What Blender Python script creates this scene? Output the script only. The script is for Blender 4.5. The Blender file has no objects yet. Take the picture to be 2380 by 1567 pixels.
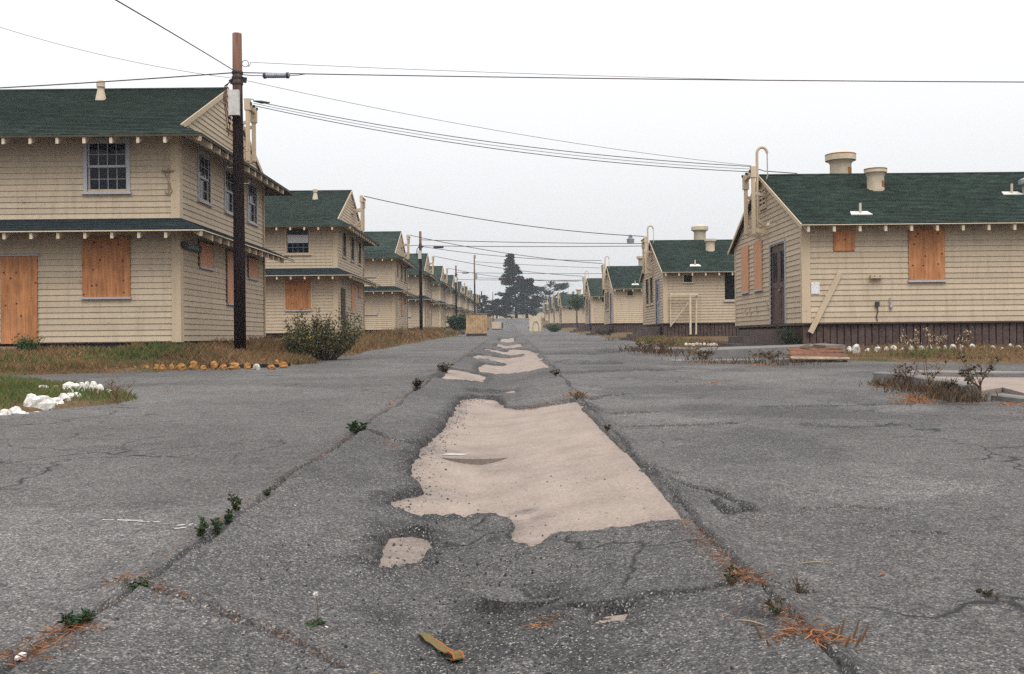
import bpy, math, random
import numpy as np
from mathutils import Vector, Matrix

rnd = random.Random(7)
scene = bpy.context.scene
col = scene.collection
R = math.radians

# ------------------------------------------------------------------ camera
ROLL = 0.0096
CAM_H = 1.0
cam_d = bpy.data.cameras.new('camera')
cam = bpy.data.objects.new('camera', cam_d); col.objects.link(cam)
cam_d.lens = 35.0; cam_d.sensor_width = 36.0; cam_d.sensor_fit = 'HORIZONTAL'
cam_d.clip_start = 0.05; cam_d.clip_end = 6000
cam.location = (0, 0, CAM_H)
cam.rotation_euler = (Matrix.Rotation(math.pi/2, 3, 'X') @ Matrix.Rotation(-ROLL, 3, 'Z')).to_euler()
scene.camera = cam

# ------------------------------------------------------------------ world: overcast sky
SUN_EL, SUN_ROT = R(60), R(170)
world = bpy.data.worlds.new('World'); scene.world = world; world.use_nodes = True
wn, wl = world.node_tree.nodes, world.node_tree.links
wn.clear()
w_out = wn.new('ShaderNodeOutputWorld'); w_bg = wn.new('ShaderNodeBackground')
w_bg.inputs['Strength'].default_value = 0.1
w_sky = wn.new('ShaderNodeTexSky'); w_sky.sky_type = 'NISHITA'; w_sky.sun_disc = False
w_sky.sun_elevation = SUN_EL; w_sky.sun_rotation = SUN_ROT
w_sky.air_density = 1.0; w_sky.dust_density = 4.0; w_sky.ozone_density = 1.0
w_hs = wn.new('ShaderNodeHueSaturation'); w_hs.inputs['Saturation'].default_value = 0.25
w_tc = wn.new('ShaderNodeTexCoord'); w_sep = wn.new('ShaderNodeSeparateXYZ')
w_ramp = wn.new('ShaderNodeValToRGB')           # even overcast: zenith about three times the horizon
e = w_ramp.color_ramp.elements
e[0].position = 0.0; e[0].color = (0.372, 0.375, 0.382, 1)
e[1].position = 1.0; e[1].color = (1.0, 1.0, 1.0, 1)
m_ = w_ramp.color_ramp.elements.new(0.30); m_.color = (0.60, 0.612, 0.62, 1)
w_gain = wn.new('ShaderNodeMix'); w_gain.data_type = 'RGBA'; w_gain.blend_type = 'MULTIPLY'
w_gain.inputs[0].default_value = 1.0; w_gain.inputs[7].default_value = (11.0, 11.0, 11.0, 1)
w_mix = wn.new('ShaderNodeMix'); w_mix.data_type = 'RGBA'; w_mix.inputs[0].default_value = 0.92
wl.new(w_tc.outputs['Generated'], w_sep.inputs[0]); wl.new(w_sep.outputs['Z'], w_ramp.inputs[0])
wl.new(w_ramp.outputs[0], w_gain.inputs[6])
wl.new(w_sky.outputs[0], w_hs.inputs['Color'])
wl.new(w_hs.outputs[0], w_mix.inputs[6]); wl.new(w_gain.outputs[2], w_mix.inputs[7])
wl.new(w_mix.outputs[2], w_bg.inputs['Color']); wl.new(w_bg.outputs[0], w_out.inputs['Surface'])

sun_d = bpy.data.lights.new('sun', 'SUN'); sun_d.energy = 1.5; sun_d.angle = R(45); sun_d.color = (1, 0.97, 0.92)
sun = bpy.data.objects.new('sun', sun_d); col.objects.link(sun)
sd = Vector((math.sin(SUN_ROT)*math.cos(SUN_EL), math.cos(SUN_ROT)*math.cos(SUN_EL), math.sin(SUN_EL)))
sun.rotation_euler = sd.to_track_quat('Z', 'Y').to_euler()

vs = scene.view_settings
vs.view_transform = 'Standard'; vs.look = 'None'; vs.exposure = 0.80; vs.gamma = 1.0; vs.use_curve_mapping = False
scene.cycles.max_bounces = 6; scene.cycles.diffuse_bounces = 3; scene.cycles.glossy_bounces = 2
scene.cycles.transparent_max_bounces = 6; scene.cycles.volume_bounces = 1
scene.cycles.use_denoising = False

# ------------------------------------------------------------------ helpers
FPX, CX, CY = 2314.0, 1190.0, 783.5        # the photograph measured at 2380 px wide
SLOPE = 0.0138                              # the street climbs gently
def sstep(a, b, x):
    t = np.clip((x-a)/(b-a), 0, 1); return t*t*(3-2*t)
def grade(y):
    y = np.asarray(y, float)
    return SLOPE*y + 2.3*sstep(205, 262, y)
GX0, GX1 = -1.42, 0.87                     # edges of the concrete gutter
def swale(x):
    c, h = (GX0+GX1)/2, (GX1-GX0)/2
    t = np.clip(1-np.abs(np.asarray(x, float)-c)/h, 0, 1)
    return -0.18*(t*0.55+0.45*t*t*(3-2*t))
def ray(px, py):
    dx, dy = px-CX, py-CY
    return (dx*math.cos(ROLL)-dy*math.sin(ROLL))/FPX, -(dx*math.sin(ROLL)+dy*math.cos(ROLL))/FPX
def at(px, py, Y):
    a, b = ray(px, py); return Vector((a*Y, Y, CAM_H+b*Y))
def G(px, py, dz=0.0, sw=False):
    a, b = ray(px, py); d = dz
    for _ in range(6 if sw else 1):
        Y = (CAM_H-d)/(SLOPE-b)
        if sw: d = dz + float(swale(a*Y))
    return a*Y, Y
def hsh(ix, iy, seed):
    n = (ix.astype(np.int64)*374761393 + iy.astype(np.int64)*668265263 + seed*1442695041) & 0x7fffffff
    n = ((n ^ (n >> 13))*1274126177) & 0x7fffffff
    n = (n ^ (n >> 16)) & 0xffff
    return n/65535.0
def vnoise(x, y, seed=0):
    x = np.asarray(x, float); y = np.asarray(y, float)
    ix, iy = np.floor(x), np.floor(y); fx, fy = x-ix, y-iy
    fx = fx*fx*(3-2*fx); fy = fy*fy*(3-2*fy)
    a = hsh(ix, iy, seed); b = hsh(ix+1, iy, seed); c = hsh(ix, iy+1, seed); d = hsh(ix+1, iy+1, seed)
    return (a*(1-fx)+b*fx)*(1-fy)+(c*(1-fx)+d*fx)*fy - 0.5
def fbm(x, y, seed=0, o=3):
    s = 0; a = 1.0
    for k in range(o):
        s = s+a*vnoise(x*2**k, y*2**k, seed+k*17); a *= 0.5
    return s

class MB:
    def __init__(s): s.v = []; s.f = []; s.n = 0
    def add(s, vs_, fs):
        n = len(s.v); s.v.extend([tuple(p) for p in vs_]); s.f.extend([tuple(i+n for i in q) for q in fs])
    def hexa(s, p):                      # 8 corners: bottom 0-3, top 4-7
        s.add(p, [(0,3,2,1),(4,5,6,7),(0,1,5,4),(1,2,6,5),(2,3,7,6),(3,0,4,7)])
    def box(s, x0, x1, y0, y1, z0, z1):
        s.hexa([(x0,y0,z0),(x1,y0,z0),(x1,y1,z0),(x0,y1,z0),(x0,y0,z1),(x1,y0,z1),(x1,y1,z1),(x0,y1,z1)])
    def bar(s, a, b, w, h=None, up=(0,0,1)):
        a, b = Vector(a), Vector(b); h = h or w
        d = (b-a).normalized(); u = Vector(up)
        if abs(d.dot(u)) > 0.98: u = Vector((0,1,0))
        r = d.cross(u).normalized(); u = r.cross(d).normalized()
        r *= w/2; u *= h/2
        s.hexa([a-r-u, a+r-u, b+r-u, b-r-u, a-r+u, a+r+u, b+r+u, b-r+u])
    def tube(s, pts, rad, n=6, cap=True):
        pts = [Vector(p) for p in pts]
        if not hasattr(rad, '__len__'): rad = [rad]*len(pts)
        base = len(s.v); prev = None
        for i, p in enumerate(pts):
            d = (pts[min(i+1, len(pts)-1)]-pts[max(i-1, 0)])
            d = d.normalized() if d.length > 1e-9 else Vector((0,0,1))
            if prev is None:
                u = Vector((0,0,1)) if abs(d.z) < 0.9 else Vector((1,0,0))
                r = d.cross(u).normalized()
            else: r = (prev - d*prev.dot(d)).normalized()
            prev = r; q = d.cross(r)
            for k in range(n):
                t = 2*math.pi*k/n; s.v.append(tuple(p+(r*math.cos(t)+q*math.sin(t))*rad[i]))
        for i in range(len(pts)-1):
            for k in range(n):
                a = base+i*n+k; b = base+i*n+(k+1) % n
                s.f.append((a, b, b+n, a+n))
        if cap:
            s.f.append(tuple(base+k for k in range(n))[::-1])
            s.f.append(tuple(base+(len(pts)-1)*n+k for k in range(n)))
    def lathe(s, prof, c=(0,0,0), n=16):
        base = len(s.v)
        for r, z in prof:
            for k in range(n):
                t = 2*math.pi*k/n; s.v.append((c[0]+r*math.cos(t), c[1]+r*math.sin(t), c[2]+z))
        for i in range(len(prof)-1):
            for k in range(n):
                a = base+i*n+k; b = base+i*n+(k+1) % n
                s.f.append((a, b, b+n, a+n))
        s.f.append(tuple(base+k for k in range(n))[::-1]); s.f.append(tuple(base+(len(prof)-1)*n+k for k in range(n)))
    def leaf(s, p, d, w, l):             # a folded leaf quad
        p, d = Vector(p), Vector(d).normalized()
        r = d.cross(Vector((rnd.uniform(-1,1), rnd.uniform(-1,1), rnd.uniform(-1,1))))
        if r.length < 1e-4: r = Vector((1,0,0))
        r = r.normalized()*w/2
        s.add([p, p+d*l*0.5+r, p+d*l, p+d*l*0.5-r], [(0,1,2,3)])
    def blade(s, x, y, z, h, w, lean, ang):
        ca, sa = math.cos(ang), math.sin(ang); o = rnd.uniform(0, 6.28)
        wx, wy = math.cos(o)*w/2, math.sin(o)*w/2
        s.add([(x-wx,y-wy,z),(x+wx,y+wy,z),(x+ca*lean*0.4+wx*0.6,y+sa*lean*0.4+wy*0.6,z+h*0.62),(x+ca*lean,y+sa*lean,z+h)], [(0,1,2),(0,2,3)])
    def build(s, name, mat, parent=None, smooth=False, loc=None):
        me = bpy.data.meshes.new(name)
        me.from_pydata(s.v, [], s.f); me.materials.append(mat)
        if smooth:
            me.polygons.foreach_set('use_smooth', [True]*len(me.polygons))
        me.update()
        return link(name, me, parent, loc)
def link(name, me, parent=None, loc=None):
    o = bpy.data.objects.new(name, me); col.objects.link(o)
    if parent: o.parent = parent
    if loc is not None: o.location = loc
    return o
def empty(name, loc):
    o = bpy.data.objects.new(name, None); o.location = loc; col.objects.link(o); o.empty_display_size = 0.2; return o
def tag(o, label, cat, group=None, kind=None):
    o['label'] = label; o['category'] = cat
    if group: o['group'] = group
    if kind: o['kind'] = kind
    return o
def structure(o): o['kind'] = 'structure'; return o
def gridmesh(name, X, Y, Z, mat, attr=None):
    ny, nx = Z.shape
    co = np.empty((ny*nx, 3), np.float32); co[:,0] = X.ravel(); co[:,1] = Y.ravel(); co[:,2] = Z.ravel()
    i = np.arange((ny-1)*(nx-1)); r, c = i//(nx-1), i % (nx-1)
    a = r*nx+c
    q = np.stack([a, a+1, a+nx+1, a+nx], 1).astype(np.int32)
    me = bpy.data.meshes.new(name)
    me.vertices.add(len(co)); me.vertices.foreach_set('co', co.ravel())
    me.loops.add(q.size); me.loops.foreach_set('vertex_index', q.ravel())
    me.polygons.add(len(q)); me.polygons.foreach_set('loop_start', np.arange(0, q.size, 4, dtype=np.int32))
    me.polygons.foreach_set('use_smooth', np.ones(len(q), bool))
    me.update(calc_edges=True); me.materials.append(mat)
    if attr is not None: me.attributes.new('wear_shade', 'FLOAT', 'POINT').data.foreach_set('value', attr.astype(np.float32).ravel())
    return link(name, me)
ORD = ['first','second','third','fourth','fifth','sixth','seventh','eighth','ninth','tenth','eleventh','twelfth','thirteenth',
       'fourteenth','fifteenth','sixteenth','seventeenth','eighteenth','nineteenth','twentieth','twenty-first','twenty-second','twenty-third','twenty-fourth']

# ------------------------------------------------------------------ materials
class NT:
    def __init__(s, name, rough=0.9, spec=0.2):
        s.m = bpy.data.materials.new(name); s.m.use_nodes = True
        s.n, s.l = s.m.node_tree.nodes, s.m.node_tree.links
        s.b = s.n['Principled BSDF']; s.b.inputs['Roughness'].default_value = rough
        s.b.inputs['Specular IOR Level'].default_value = spec
        s.tc = s.n.new('ShaderNodeTexCoord')
    def coord(s, scale=(1,1,1), src='Object'):
        mp = s.n.new('ShaderNodeMapping'); mp.inputs['Scale'].default_value = scale
        s.l.new(s.tc.outputs[src], mp.inputs[0]); return mp.outputs[0]
    def wcoord(s, scale=(1,1,1)):
        g = s.n.new('ShaderNodeNewGeometry'); mp = s.n.new('ShaderNodeMapping'); mp.inputs['Scale'].default_value = scale
        s.l.new(g.outputs['Position'], mp.inputs[0]); return mp.outputs[0]
    def noise(s, vec, scale, detail=3, rough=0.55):
        t = s.n.new('ShaderNodeTexNoise'); t.inputs['Scale'].default_value = scale
        t.inputs['Detail'].default_value = detail; t.inputs['Roughness'].default_value = rough
        s.l.new(vec, t.inputs['Vector']); return t.outputs['Fac']
    def voro(s, vec, scale, out='Color', feature='F1'):
        t = s.n.new('ShaderNodeTexVoronoi'); t.inputs['Scale'].default_value = scale; t.feature = feature
        s.l.new(vec, t.inputs['Vector']); return t.outputs[out]
    def ramp(s, fac, stops):
        r = s.n.new('ShaderNodeValToRGB'); els = r.color_ramp.elements
        while len(els) > 1: els.remove(els[-1])
        for i, (p, c) in enumerate(stops):
            el = els[0] if i == 0 else els.new(p)
            el.position = p; el.color = (c[0], c[1], c[2], 1) if hasattr(c, '__len__') else (c, c, c, 1)
        s.l.new(fac, r.inputs[0]); return r.outputs[0]
    def mix(s, fac, a, b, mode='MIX'):
        m = s.n.new('ShaderNodeMix'); m.data_type = 'RGBA'; m.blend_type = mode
        for si, v in ((0, fac), (6, a), (7, b)):
            sock = m.inputs[si]
            if hasattr(v, 'node'): s.l.new(v, sock)
            elif si == 0: sock.default_value = v
            else: sock.default_value = (v[0], v[1], v[2], 1) if hasattr(v, '__len__') else (v, v, v, 1)
        return m.outputs[2]
    def math(s, op, a, b=0.0):
        m = s.n.new('ShaderNodeMath'); m.operation = op
        for sock, v in ((m.inputs[0], a), (m.inputs[1], b)):
            if hasattr(v, 'node'): s.l.new(v, sock)
            else: sock.default_value = v
        return m.outputs[0]
    def objrandom(s):
        o = s.n.new('ShaderNodeObjectInfo'); return o.outputs['Random']
    def island(s):
        g = s.n.new('ShaderNodeNewGeometry'); return g.outputs['Random Per Island']
    def sepxyz(s, vec):
        x = s.n.new('ShaderNodeSeparateXYZ'); s.l.new(vec, x.inputs[0]); return x.outputs
    def color(s, c):
        if hasattr(c, 'node'): s.l.new(c, s.b.inputs['Base Color'])
        else: s.b.inputs['Base Color'].default_value = (c[0], c[1], c[2], 1)
        return s
    def bump(s, h, strength=0.3, dist=0.01):
        b = s.n.new('ShaderNodeBump'); b.inputs['Strength'].default_value = strength; b.inputs['Distance'].default_value = dist
        s.l.new(h, b.inputs['Height']); s.l.new(b.outputs[0], s.b.inputs['Normal']); return s

def mat_paint(name, c, dirt=(0.20,0.15,0.10), k=0.35, per_obj=0.10):
    t = NT(name, 0.75, 0.25)
    w = t.wcoord((1,1,1))
    streak = t.noise(t.wcoord((9,9,0.9)), 1.0, 4, 0.6)
    blot = t.noise(w, 1.3, 4, 0.6); fine = t.noise(w, 38, 2, 0.7)
    d = t.ramp(streak, [(0.48, 0.0), (0.78, k)])
    d2 = t.ramp(blot, [(0.5, 0.0), (0.8, k*0.6)])
    base = t.mix(d, c, dirt); base = t.mix(d2, base, [x*0.72 for x in c])
    peel = t.noise(t.wcoord((2.2, 2.2, 7.0)), 1.6, 6, 0.72)
    base = t.mix(t.ramp(peel, [(0.63, 0.0), (0.67, 0.75)]), base, (0.26, 0.215, 0.175))
    base = t.mix(0.5, base, t.ramp(fine, [(0.3, 0.72), (0.7, 1.1)]), 'MULTIPLY')
    rn = t.ramp(t.objrandom(), [(0.0, 1-per_obj), (1.0, 1+per_obj*0.3)])
    base = t.mix(1.0, base, rn, 'MULTIPLY')
    t.color(base).bump(fine, 0.25, 0.004); return t.m
def mat_plain(name, c, rough=0.85, var=0.25, scale=14, spec=0.2, metal=0.0):
    t = NT(name, rough, spec); w = t.wcoord()
    n = t.noise(w, scale, 4, 0.6); n2 = t.noise(w, scale*0.13, 3)
    b = t.mix(1.0, c, t.ramp(n, [(0.3, 1-var), (0.72, 1+var*0.4)]), 'MULTIPLY')
    b = t.mix(1.0, b, t.ramp(n2, [(0.35, 1-var*0.6), (0.7, 1.05)]), 'MULTIPLY')
    t.b.inputs['Metallic'].default_value = metal
    t.color(b).bump(n, 0.3, 0.004); return t.m
def mat_leaf(name, cols, rough=0.7):
    t = NT(name, rough, 0.2); i = t.island()
    k = len(cols); c = t.ramp(i, [(j/(k-1), cc) for j, cc in enumerate(cols)])
    big = t.noise(t.wcoord(), 0.55, 3)
    c = t.mix(1.0, c, t.ramp(big, [(0.35, 0.72), (0.68, 1.15)]), 'MULTIPLY')
    t.color(c); return t.m

M = {}
M['cream'] = mat_paint('cream_paint', (0.50, 0.40, 0.29), k=0.36, per_obj=0.14)
M['trim'] = mat_paint('cream_trim', (0.53, 0.415, 0.29), k=0.22, per_obj=0.08)
M['rafter'] = mat_paint('rafter_paint', (0.60, 0.50, 0.37), k=0.2)
M['white'] = mat_paint('white_trim', (0.43, 0.415, 0.44), (0.3,0.27,0.25), 0.3)
M['soffit'] = mat_plain('soffit', (0.085, 0.065, 0.045), 0.9)  # soffits darkened in colour to carry the shade under the eaves
M['found'] = mat_plain('foundation', (0.05, 0.042, 0.042), 0.95)
M['brown'] = mat_plain('brown_plank', (0.105, 0.070, 0.062), 0.85, 0.4, 9)
M['browndoor'] = mat_plain('brown_door', (0.115, 0.072, 0.062), 0.6, 0.25, 7)
M['greydoor'] = mat_plain('grey_door', (0.28, 0.29, 0.34), 0.6, 0.15, 7)
M['metal'] = mat_plain('grey_metal', (0.30, 0.31, 0.33), 0.55, 0.25, 12, 0.4, 0.3)
M['darkmetal'] = mat_plain('dark_metal', (0.05, 0.05, 0.055), 0.6, 0.3, 12)
M['vent'] = mat_plain('vent_paint', (0.55, 0.46, 0.34), 0.65, 0.18, 6)
M['flash'] = mat_plain('flashing', (0.58, 0.56, 0.52), 0.55, 0.25, 10, 0.4)
M['dark'] = mat_plain('dark_interior', (0.010, 0.010, 0.013), 0.9)
M['wire'] = mat_plain('wire', (0.060, 0.018, 0.018), 0.7)
M['fence'] = mat_plain('weathered_wood', (0.30, 0.22, 0.15), 0.9, 0.4, 12)
M['cratewood'] = mat_plain('crate_wood', (0.52, 0.35, 0.20), 0.9, 0.35, 5)
M['pile'] = mat_plain('old_red_wood', (0.17, 0.080, 0.050), 0.9, 0.45, 10)
M['paper'] = None
def mk():
    t = NT('glass', 0.08, 0.2); t.color((0.004, 0.006, 0.012)); M['glass'] = t.m
    t = NT('curtain', 0.9); t.color((0.55, 0.55, 0.58)); M['curtain'] = t.m
    # shingles
    t = NT('green_shingles', 0.9, 0.15)
    w = t.coord()
    n = t.noise(t.wcoord((1,1,1)), 55, 2, 0.7); s_ = t.noise(t.coord((3.2, 9, 9)), 1.0, 3); bl = t.noise(w, 0.5, 4)
    c = t.ramp(s_, [(0.3, (0.0135,0.0245,0.0195)), (0.55, (0.023,0.0385,0.031)), (0.75, (0.040,0.056,0.047))])
    c = t.mix(1.0, c, t.ramp(n, [(0.3, 0.65), (0.7, 1.3)]), 'MULTIPLY')
    c = t.mix(1.0, c, t.ramp(bl, [(0.35, 0.8), (0.7, 1.15)]), 'MULTIPLY')
    br = t.n.new('ShaderNodeTexBrick'); t.l.new(w, br.inputs['Vector']); br.inputs['Scale'].default_value = 1.0; br.offset = 0.37
    br.inputs['Brick Width'].default_value = 0.31; br.inputs['Row Height'].default_value = 0.1435; br.inputs['Mortar Size'].default_value = 0.006
    br.inputs['Color1'].default_value = (0.55,0.55,0.55,1); br.inputs['Color2'].default_value = (1.45,1.45,1.45,1); br.inputs['Mortar'].default_value = (0.4,0.4,0.4,1)
    c = t.mix(0.8, c, br.outputs['Color'], 'MULTIPLY')
    t.color(c).bump(n, 0.5, 0.006); M['shingle'] = t.m
    # roll roofing of the lower skirts: darker, bluish, streaky
    t = NT('dark_pent_shingles', 0.9, 0.15)
    n = t.noise(t.wcoord((2.2, 14, 14)), 1.0, 5, 0.7); f_ = t.noise(t.wcoord(), 60, 2)
    c = t.ramp(n, [(0.35, (0.007,0.012,0.016)), (0.6, (0.018,0.027,0.030)), (0.74, (0.060,0.072,0.072))])
    c = t.mix(1.0, c, t.ramp(f_, [(0.3, 0.7), (0.7, 1.3)]), 'MULTIPLY')
    t.color(c).bump(n, 0.5, 0.01); M['pent'] = t.m
    # plywood
    t = NT('plywood', 0.8, 0.2)
    g = t.noise(t.coord((26, 26, 1.6)), 1.0, 5, 0.65); b = t.noise(t.coord(), 2.2, 3)
    pq = t.sepxyz(t.coord()); cb = t.n.new('ShaderNodeCombineXYZ'); t.l.new(t.math('ADD', pq[0], pq[1]), cb.inputs[0]); t.l.new(pq[2], cb.inputs[1])
    kv = t.n.new('ShaderNodeTexVoronoi'); kv.voronoi_dimensions = '2D'; kv.inputs['Scale'].default_value = 2.3; t.l.new(cb.outputs[0], kv.inputs['Vector']); kn = kv.outputs['Distance']
    c = t.ramp(g, [(0.30, (0.34,0.125,0.048)), (0.5, (0.48,0.205,0.088)), (0.72, (0.58,0.285,0.135))])
    c = t.mix(1.0, c, t.ramp(b, [(0.3, 0.78), (0.7, 1.12)]), 'MULTIPLY')
    c = t.mix(t.ramp(kn, [(0.045, 0.9), (0.075, 0.0)]), c, (0.05, 0.018, 0.01))
    stn = t.noise(t.coord((5, 5, 0.7)), 1.0, 5, 0.65)
    c = t.mix(t.ramp(stn, [(0.50, 0.0), (0.75, 0.6)]), c, (0.16, 0.075, 0.04))
    rn = t.ramp(t.objrandom(), [(0.0, 0.80), (1.0, 1.12)])
    t.color(t.mix(1.0, c, rn, 'MULTIPLY')).bump(g, 0.2, 0.003); M['ply'] = t.m
    t = NT('grey_plywood', 0.85, 0.2)           # weathered sheets on the end walls
    g = t.noise(t.coord((26, 26, 1.6)), 1.0, 5, 0.65)
    c = t.ramp(g, [(0.28, (0.32,0.13,0.065)), (0.45, (0.50,0.25,0.145)), (0.75, (0.60,0.34,0.22))])
    t.color(c).bump(g, 0.2, 0.003); M['palely'] = t.m
    # pole
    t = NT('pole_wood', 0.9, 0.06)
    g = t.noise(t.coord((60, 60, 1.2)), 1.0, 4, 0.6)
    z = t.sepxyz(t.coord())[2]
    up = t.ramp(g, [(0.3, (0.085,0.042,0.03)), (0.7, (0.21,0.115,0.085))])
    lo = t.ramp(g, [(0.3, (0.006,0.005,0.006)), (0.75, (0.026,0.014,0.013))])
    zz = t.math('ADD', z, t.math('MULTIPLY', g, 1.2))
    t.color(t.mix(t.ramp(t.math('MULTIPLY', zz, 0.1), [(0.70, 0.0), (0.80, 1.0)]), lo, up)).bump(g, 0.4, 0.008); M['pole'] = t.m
    # asphalt
    t = NT('asphalt', 0.92, 0.25)
    w = t.wcoord()
    v1 = t.sepxyz(t.voro(w, 170))[0]; v2 = t.sepxyz(t.voro(w, 90))[1]
    n0 = t.noise(w, 230, 2, 0.7); n1 = t.noise(w, 7, 4, 0.65); n2 = t.noise(w, 0.55, 4, 0.6); n3 = t.noise(t.wcoord((1,0.35,1)), 0.16, 3)
    c = t.ramp(v1, [(0.0, (0.022,0.022,0.025)), (0.40, (0.072,0.073,0.078)), (0.74, (0.135,0.133,0.134)), (0.93, (0.21,0.205,0.20)), (1.0, (0.46,0.44,0.41))])
    c = t.mix(0.35, c, t.ramp(v2, [(0.0, (0.035,0.035,0.038)), (0.6, (0.10,0.10,0.104)), (0.92, (0.17,0.166,0.164)), (1.0, (0.40,0.38,0.36))]))
    c = t.mix(1.0, c, t.ramp(n0, [(0.3, 0.6), (0.7, 1.3)]), 'MULTIPLY')
    c = t.mix(1.0, c, t.ramp(n1, [(0.28, 0.74), (0.5, 1.0), (0.75, 1.12)]), 'MULTIPLY')
    c = t.mix(1.0, c, t.ramp(n2, [(0.32, 0.80), (0.66, 1.1)]), 'MULTIPLY')
    c = t.mix(1.0, c, t.ramp(n3, [(0.35, 0.86), (0.65, 1.1)]), 'MULTIPLY')
    fr_ = t.noise(w, 34, 7, 0.85)
    c = t.mix(1.0, c, t.ramp(fr_, [(0.34, 0.50), (0.5, 1.0), (0.66, 1.55)]), 'MULTIPLY')
    c = t.mix(1.0, c, (1.0, 0.95, 0.915), 'MULTIPLY')
    # old patches of slightly different tone and hairline cracking
    nv = t.n.new('ShaderNodeTexNoise'); nv.inputs['Scale'].default_value = 1.7; nv.inputs['Detail'].default_value = 4; t.l.new(w, nv.inputs['Vector'])
    va = t.n.new('ShaderNodeVectorMath'); va.operation = 'MULTIPLY_ADD'; t.l.new(nv.outputs['Color'], va.inputs[0]); va.inputs[1].default_value = (0.9, 0.9, 0.0); t.l.new(w, va.inputs[2])
    pt = t.sepxyz(t.voro(va.outputs[0], 0.42))[0]
    c = t.mix(1.0, c, t.ramp(pt, [(0.0, 0.84), (1.0, 1.12)]), 'MULTIPLY')
    ed = t.voro(va.outputs[0], 0.9, 'Distance', 'DISTANCE_TO_EDGE')
    hair = t.math('MULTIPLY', t.ramp(ed, [(0.004, 0.85), (0.014, 0.0)]), t.ramp(t.noise(w, 0.33, 3), [(0.50, 0.0), (0.58, 1.0)]))
    c = t.mix(hair, c, (0.012, 0.011, 0.011))
    oil = t.ramp(t.noise(t.wcoord((1, 0.8, 1)), 0.8, 5, 0.7), [(0.60, 0.0), (0.72, 0.45)])
    c = t.mix(oil, c, (0.035, 0.034, 0.034))
    at_ = t.n.new('ShaderNodeAttribute'); at_.attribute_name = 'wear_shade'
    worn = t.math('MULTIPLY', at_.outputs['Fac'], t.ramp(t.noise(w, 9, 4, 0.7), [(0.30, 0.45), (0.62, 1.0)]))  # asphalt's own worn tone, plus slab-edge shade painted along far cracks
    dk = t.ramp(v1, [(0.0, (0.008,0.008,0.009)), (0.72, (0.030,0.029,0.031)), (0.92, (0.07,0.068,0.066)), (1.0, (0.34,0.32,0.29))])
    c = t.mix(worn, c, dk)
    hgt = t.math('ADD', t.math('MULTIPLY', v1, 0.6), t.math('MULTIPLY', n0, 0.6))
    t.color(c).bump(hgt, 0.55, 0.006); M['asphalt'] = t.m
    # concrete of the gutter
    def concrete(name, c0, c1, c2):
        t = NT(name, 0.9, 0.25); w = t.wcoord()
        a = t.noise(w, 2.1, 5, 0.6); b = t.noise(w, 45, 8, 0.85); s_ = t.voro(w, 26, 'Distance'); l_ = t.noise(t.wcoord((5, 0.5, 1)), 1.0, 4)
        c = t.ramp(a, [(0.15, c0), (0.5, c1), (0.9, c2)])
        c = t.mix(1.0, c, t.ramp(b, [(0.34, 0.55), (0.5, 1.0), (0.66, 1.28)]), 'MULTIPLY')
        c = t.mix(1.0, c, t.ramp(l_, [(0.35, 0.93), (0.65, 1.03)]), 'MULTIPLY')
        c = t.mix(t.ramp(s_, [(0.05, 0.65), (0.13, 0.0)]), c, (0.05, 0.04, 0.035))
        at_ = t.n.new('ShaderNodeAttribute'); at_.attribute_name = 'wear_shade'
        sm_ = t.math('MULTIPLY', at_.outputs['Fac'], t.ramp(t.noise(w, 11, 5, 0.75), [(0.36, 0.15), (0.62, 1.0)]))
        c = t.mix(sm_, c, (0.085, 0.078, 0.074))
        sp_ = t.voro(w, 150, 'Distance'); grit = t.noise(w, 4, 3)
        c = t.mix(t.math('MULTIPLY', t.ramp(sp_, [(0.18, 0.8), (0.32, 0.0)]), t.ramp(grit, [(0.46, 0.0), (0.66, 1.0)])), c, (0.045, 0.04, 0.038))
        t.color(c).bump(b, 0.35, 0.004); return t.m
    M['concrete'] = concrete('gutter_concrete', (0.185,0.143,0.120), (0.258,0.205,0.175), (0.315,0.255,0.22))
    M['greyconc'] = concrete('grey_concrete', (0.105,0.10,0.098), (0.165,0.155,0.15), (0.24,0.225,0.215))
    M['darkconc'] = concrete('stoop_concrete', (0.058,0.046,0.044), (0.092,0.073,0.068), (0.13,0.105,0.097))
    M['lidtop'] = concrete('lid_top', (0.16,0.13,0.11), (0.23,0.19,0.165), (0.30,0.25,0.22))
    M['lid'] = concrete('lid_concrete', (0.30,0.27,0.25), (0.42,0.38,0.36), (0.5,0.47,0.45))
    # soil under the grass
    t = NT('soil', 0.95, 0.1); w = t.wcoord()
    a = t.noise(w, 0.9, 4); b = t.noise(w, 24, 4, 0.7)
    c = t.ramp(a, [(0.35, (0.085,0.052,0.030)), (0.5, (0.13,0.083,0.046)), (0.68, (0.060,0.062,0.025))])
    t.color(t.mix(1.0, c, t.ramp(b, [(0.3, 0.55), (0.7, 1.3)]), 'MULTIPLY')).bump(b, 0.6, 0.03); M['soil'] = t.m
    def rock(name, c, dirt):
        t = NT(name, 0.8, 0.2); w = t.wcoord(); a = t.noise(w, 9, 4, 0.65); b = t.noise(w, 70, 2)
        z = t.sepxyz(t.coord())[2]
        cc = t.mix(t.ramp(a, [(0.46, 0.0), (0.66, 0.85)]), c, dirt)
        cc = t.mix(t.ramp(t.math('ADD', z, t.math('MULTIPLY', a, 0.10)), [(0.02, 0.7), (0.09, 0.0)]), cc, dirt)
        t.color(t.mix(1.0, cc, t.ramp(b, [(0.3, 0.8), (0.7, 1.1)]), 'MULTIPLY')).bump(a, 0.5, 0.02); return t.m
    M['whiterock'] = rock('white_painted_rock', (0.66,0.635,0.60), (0.33,0.29,0.24))
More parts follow.
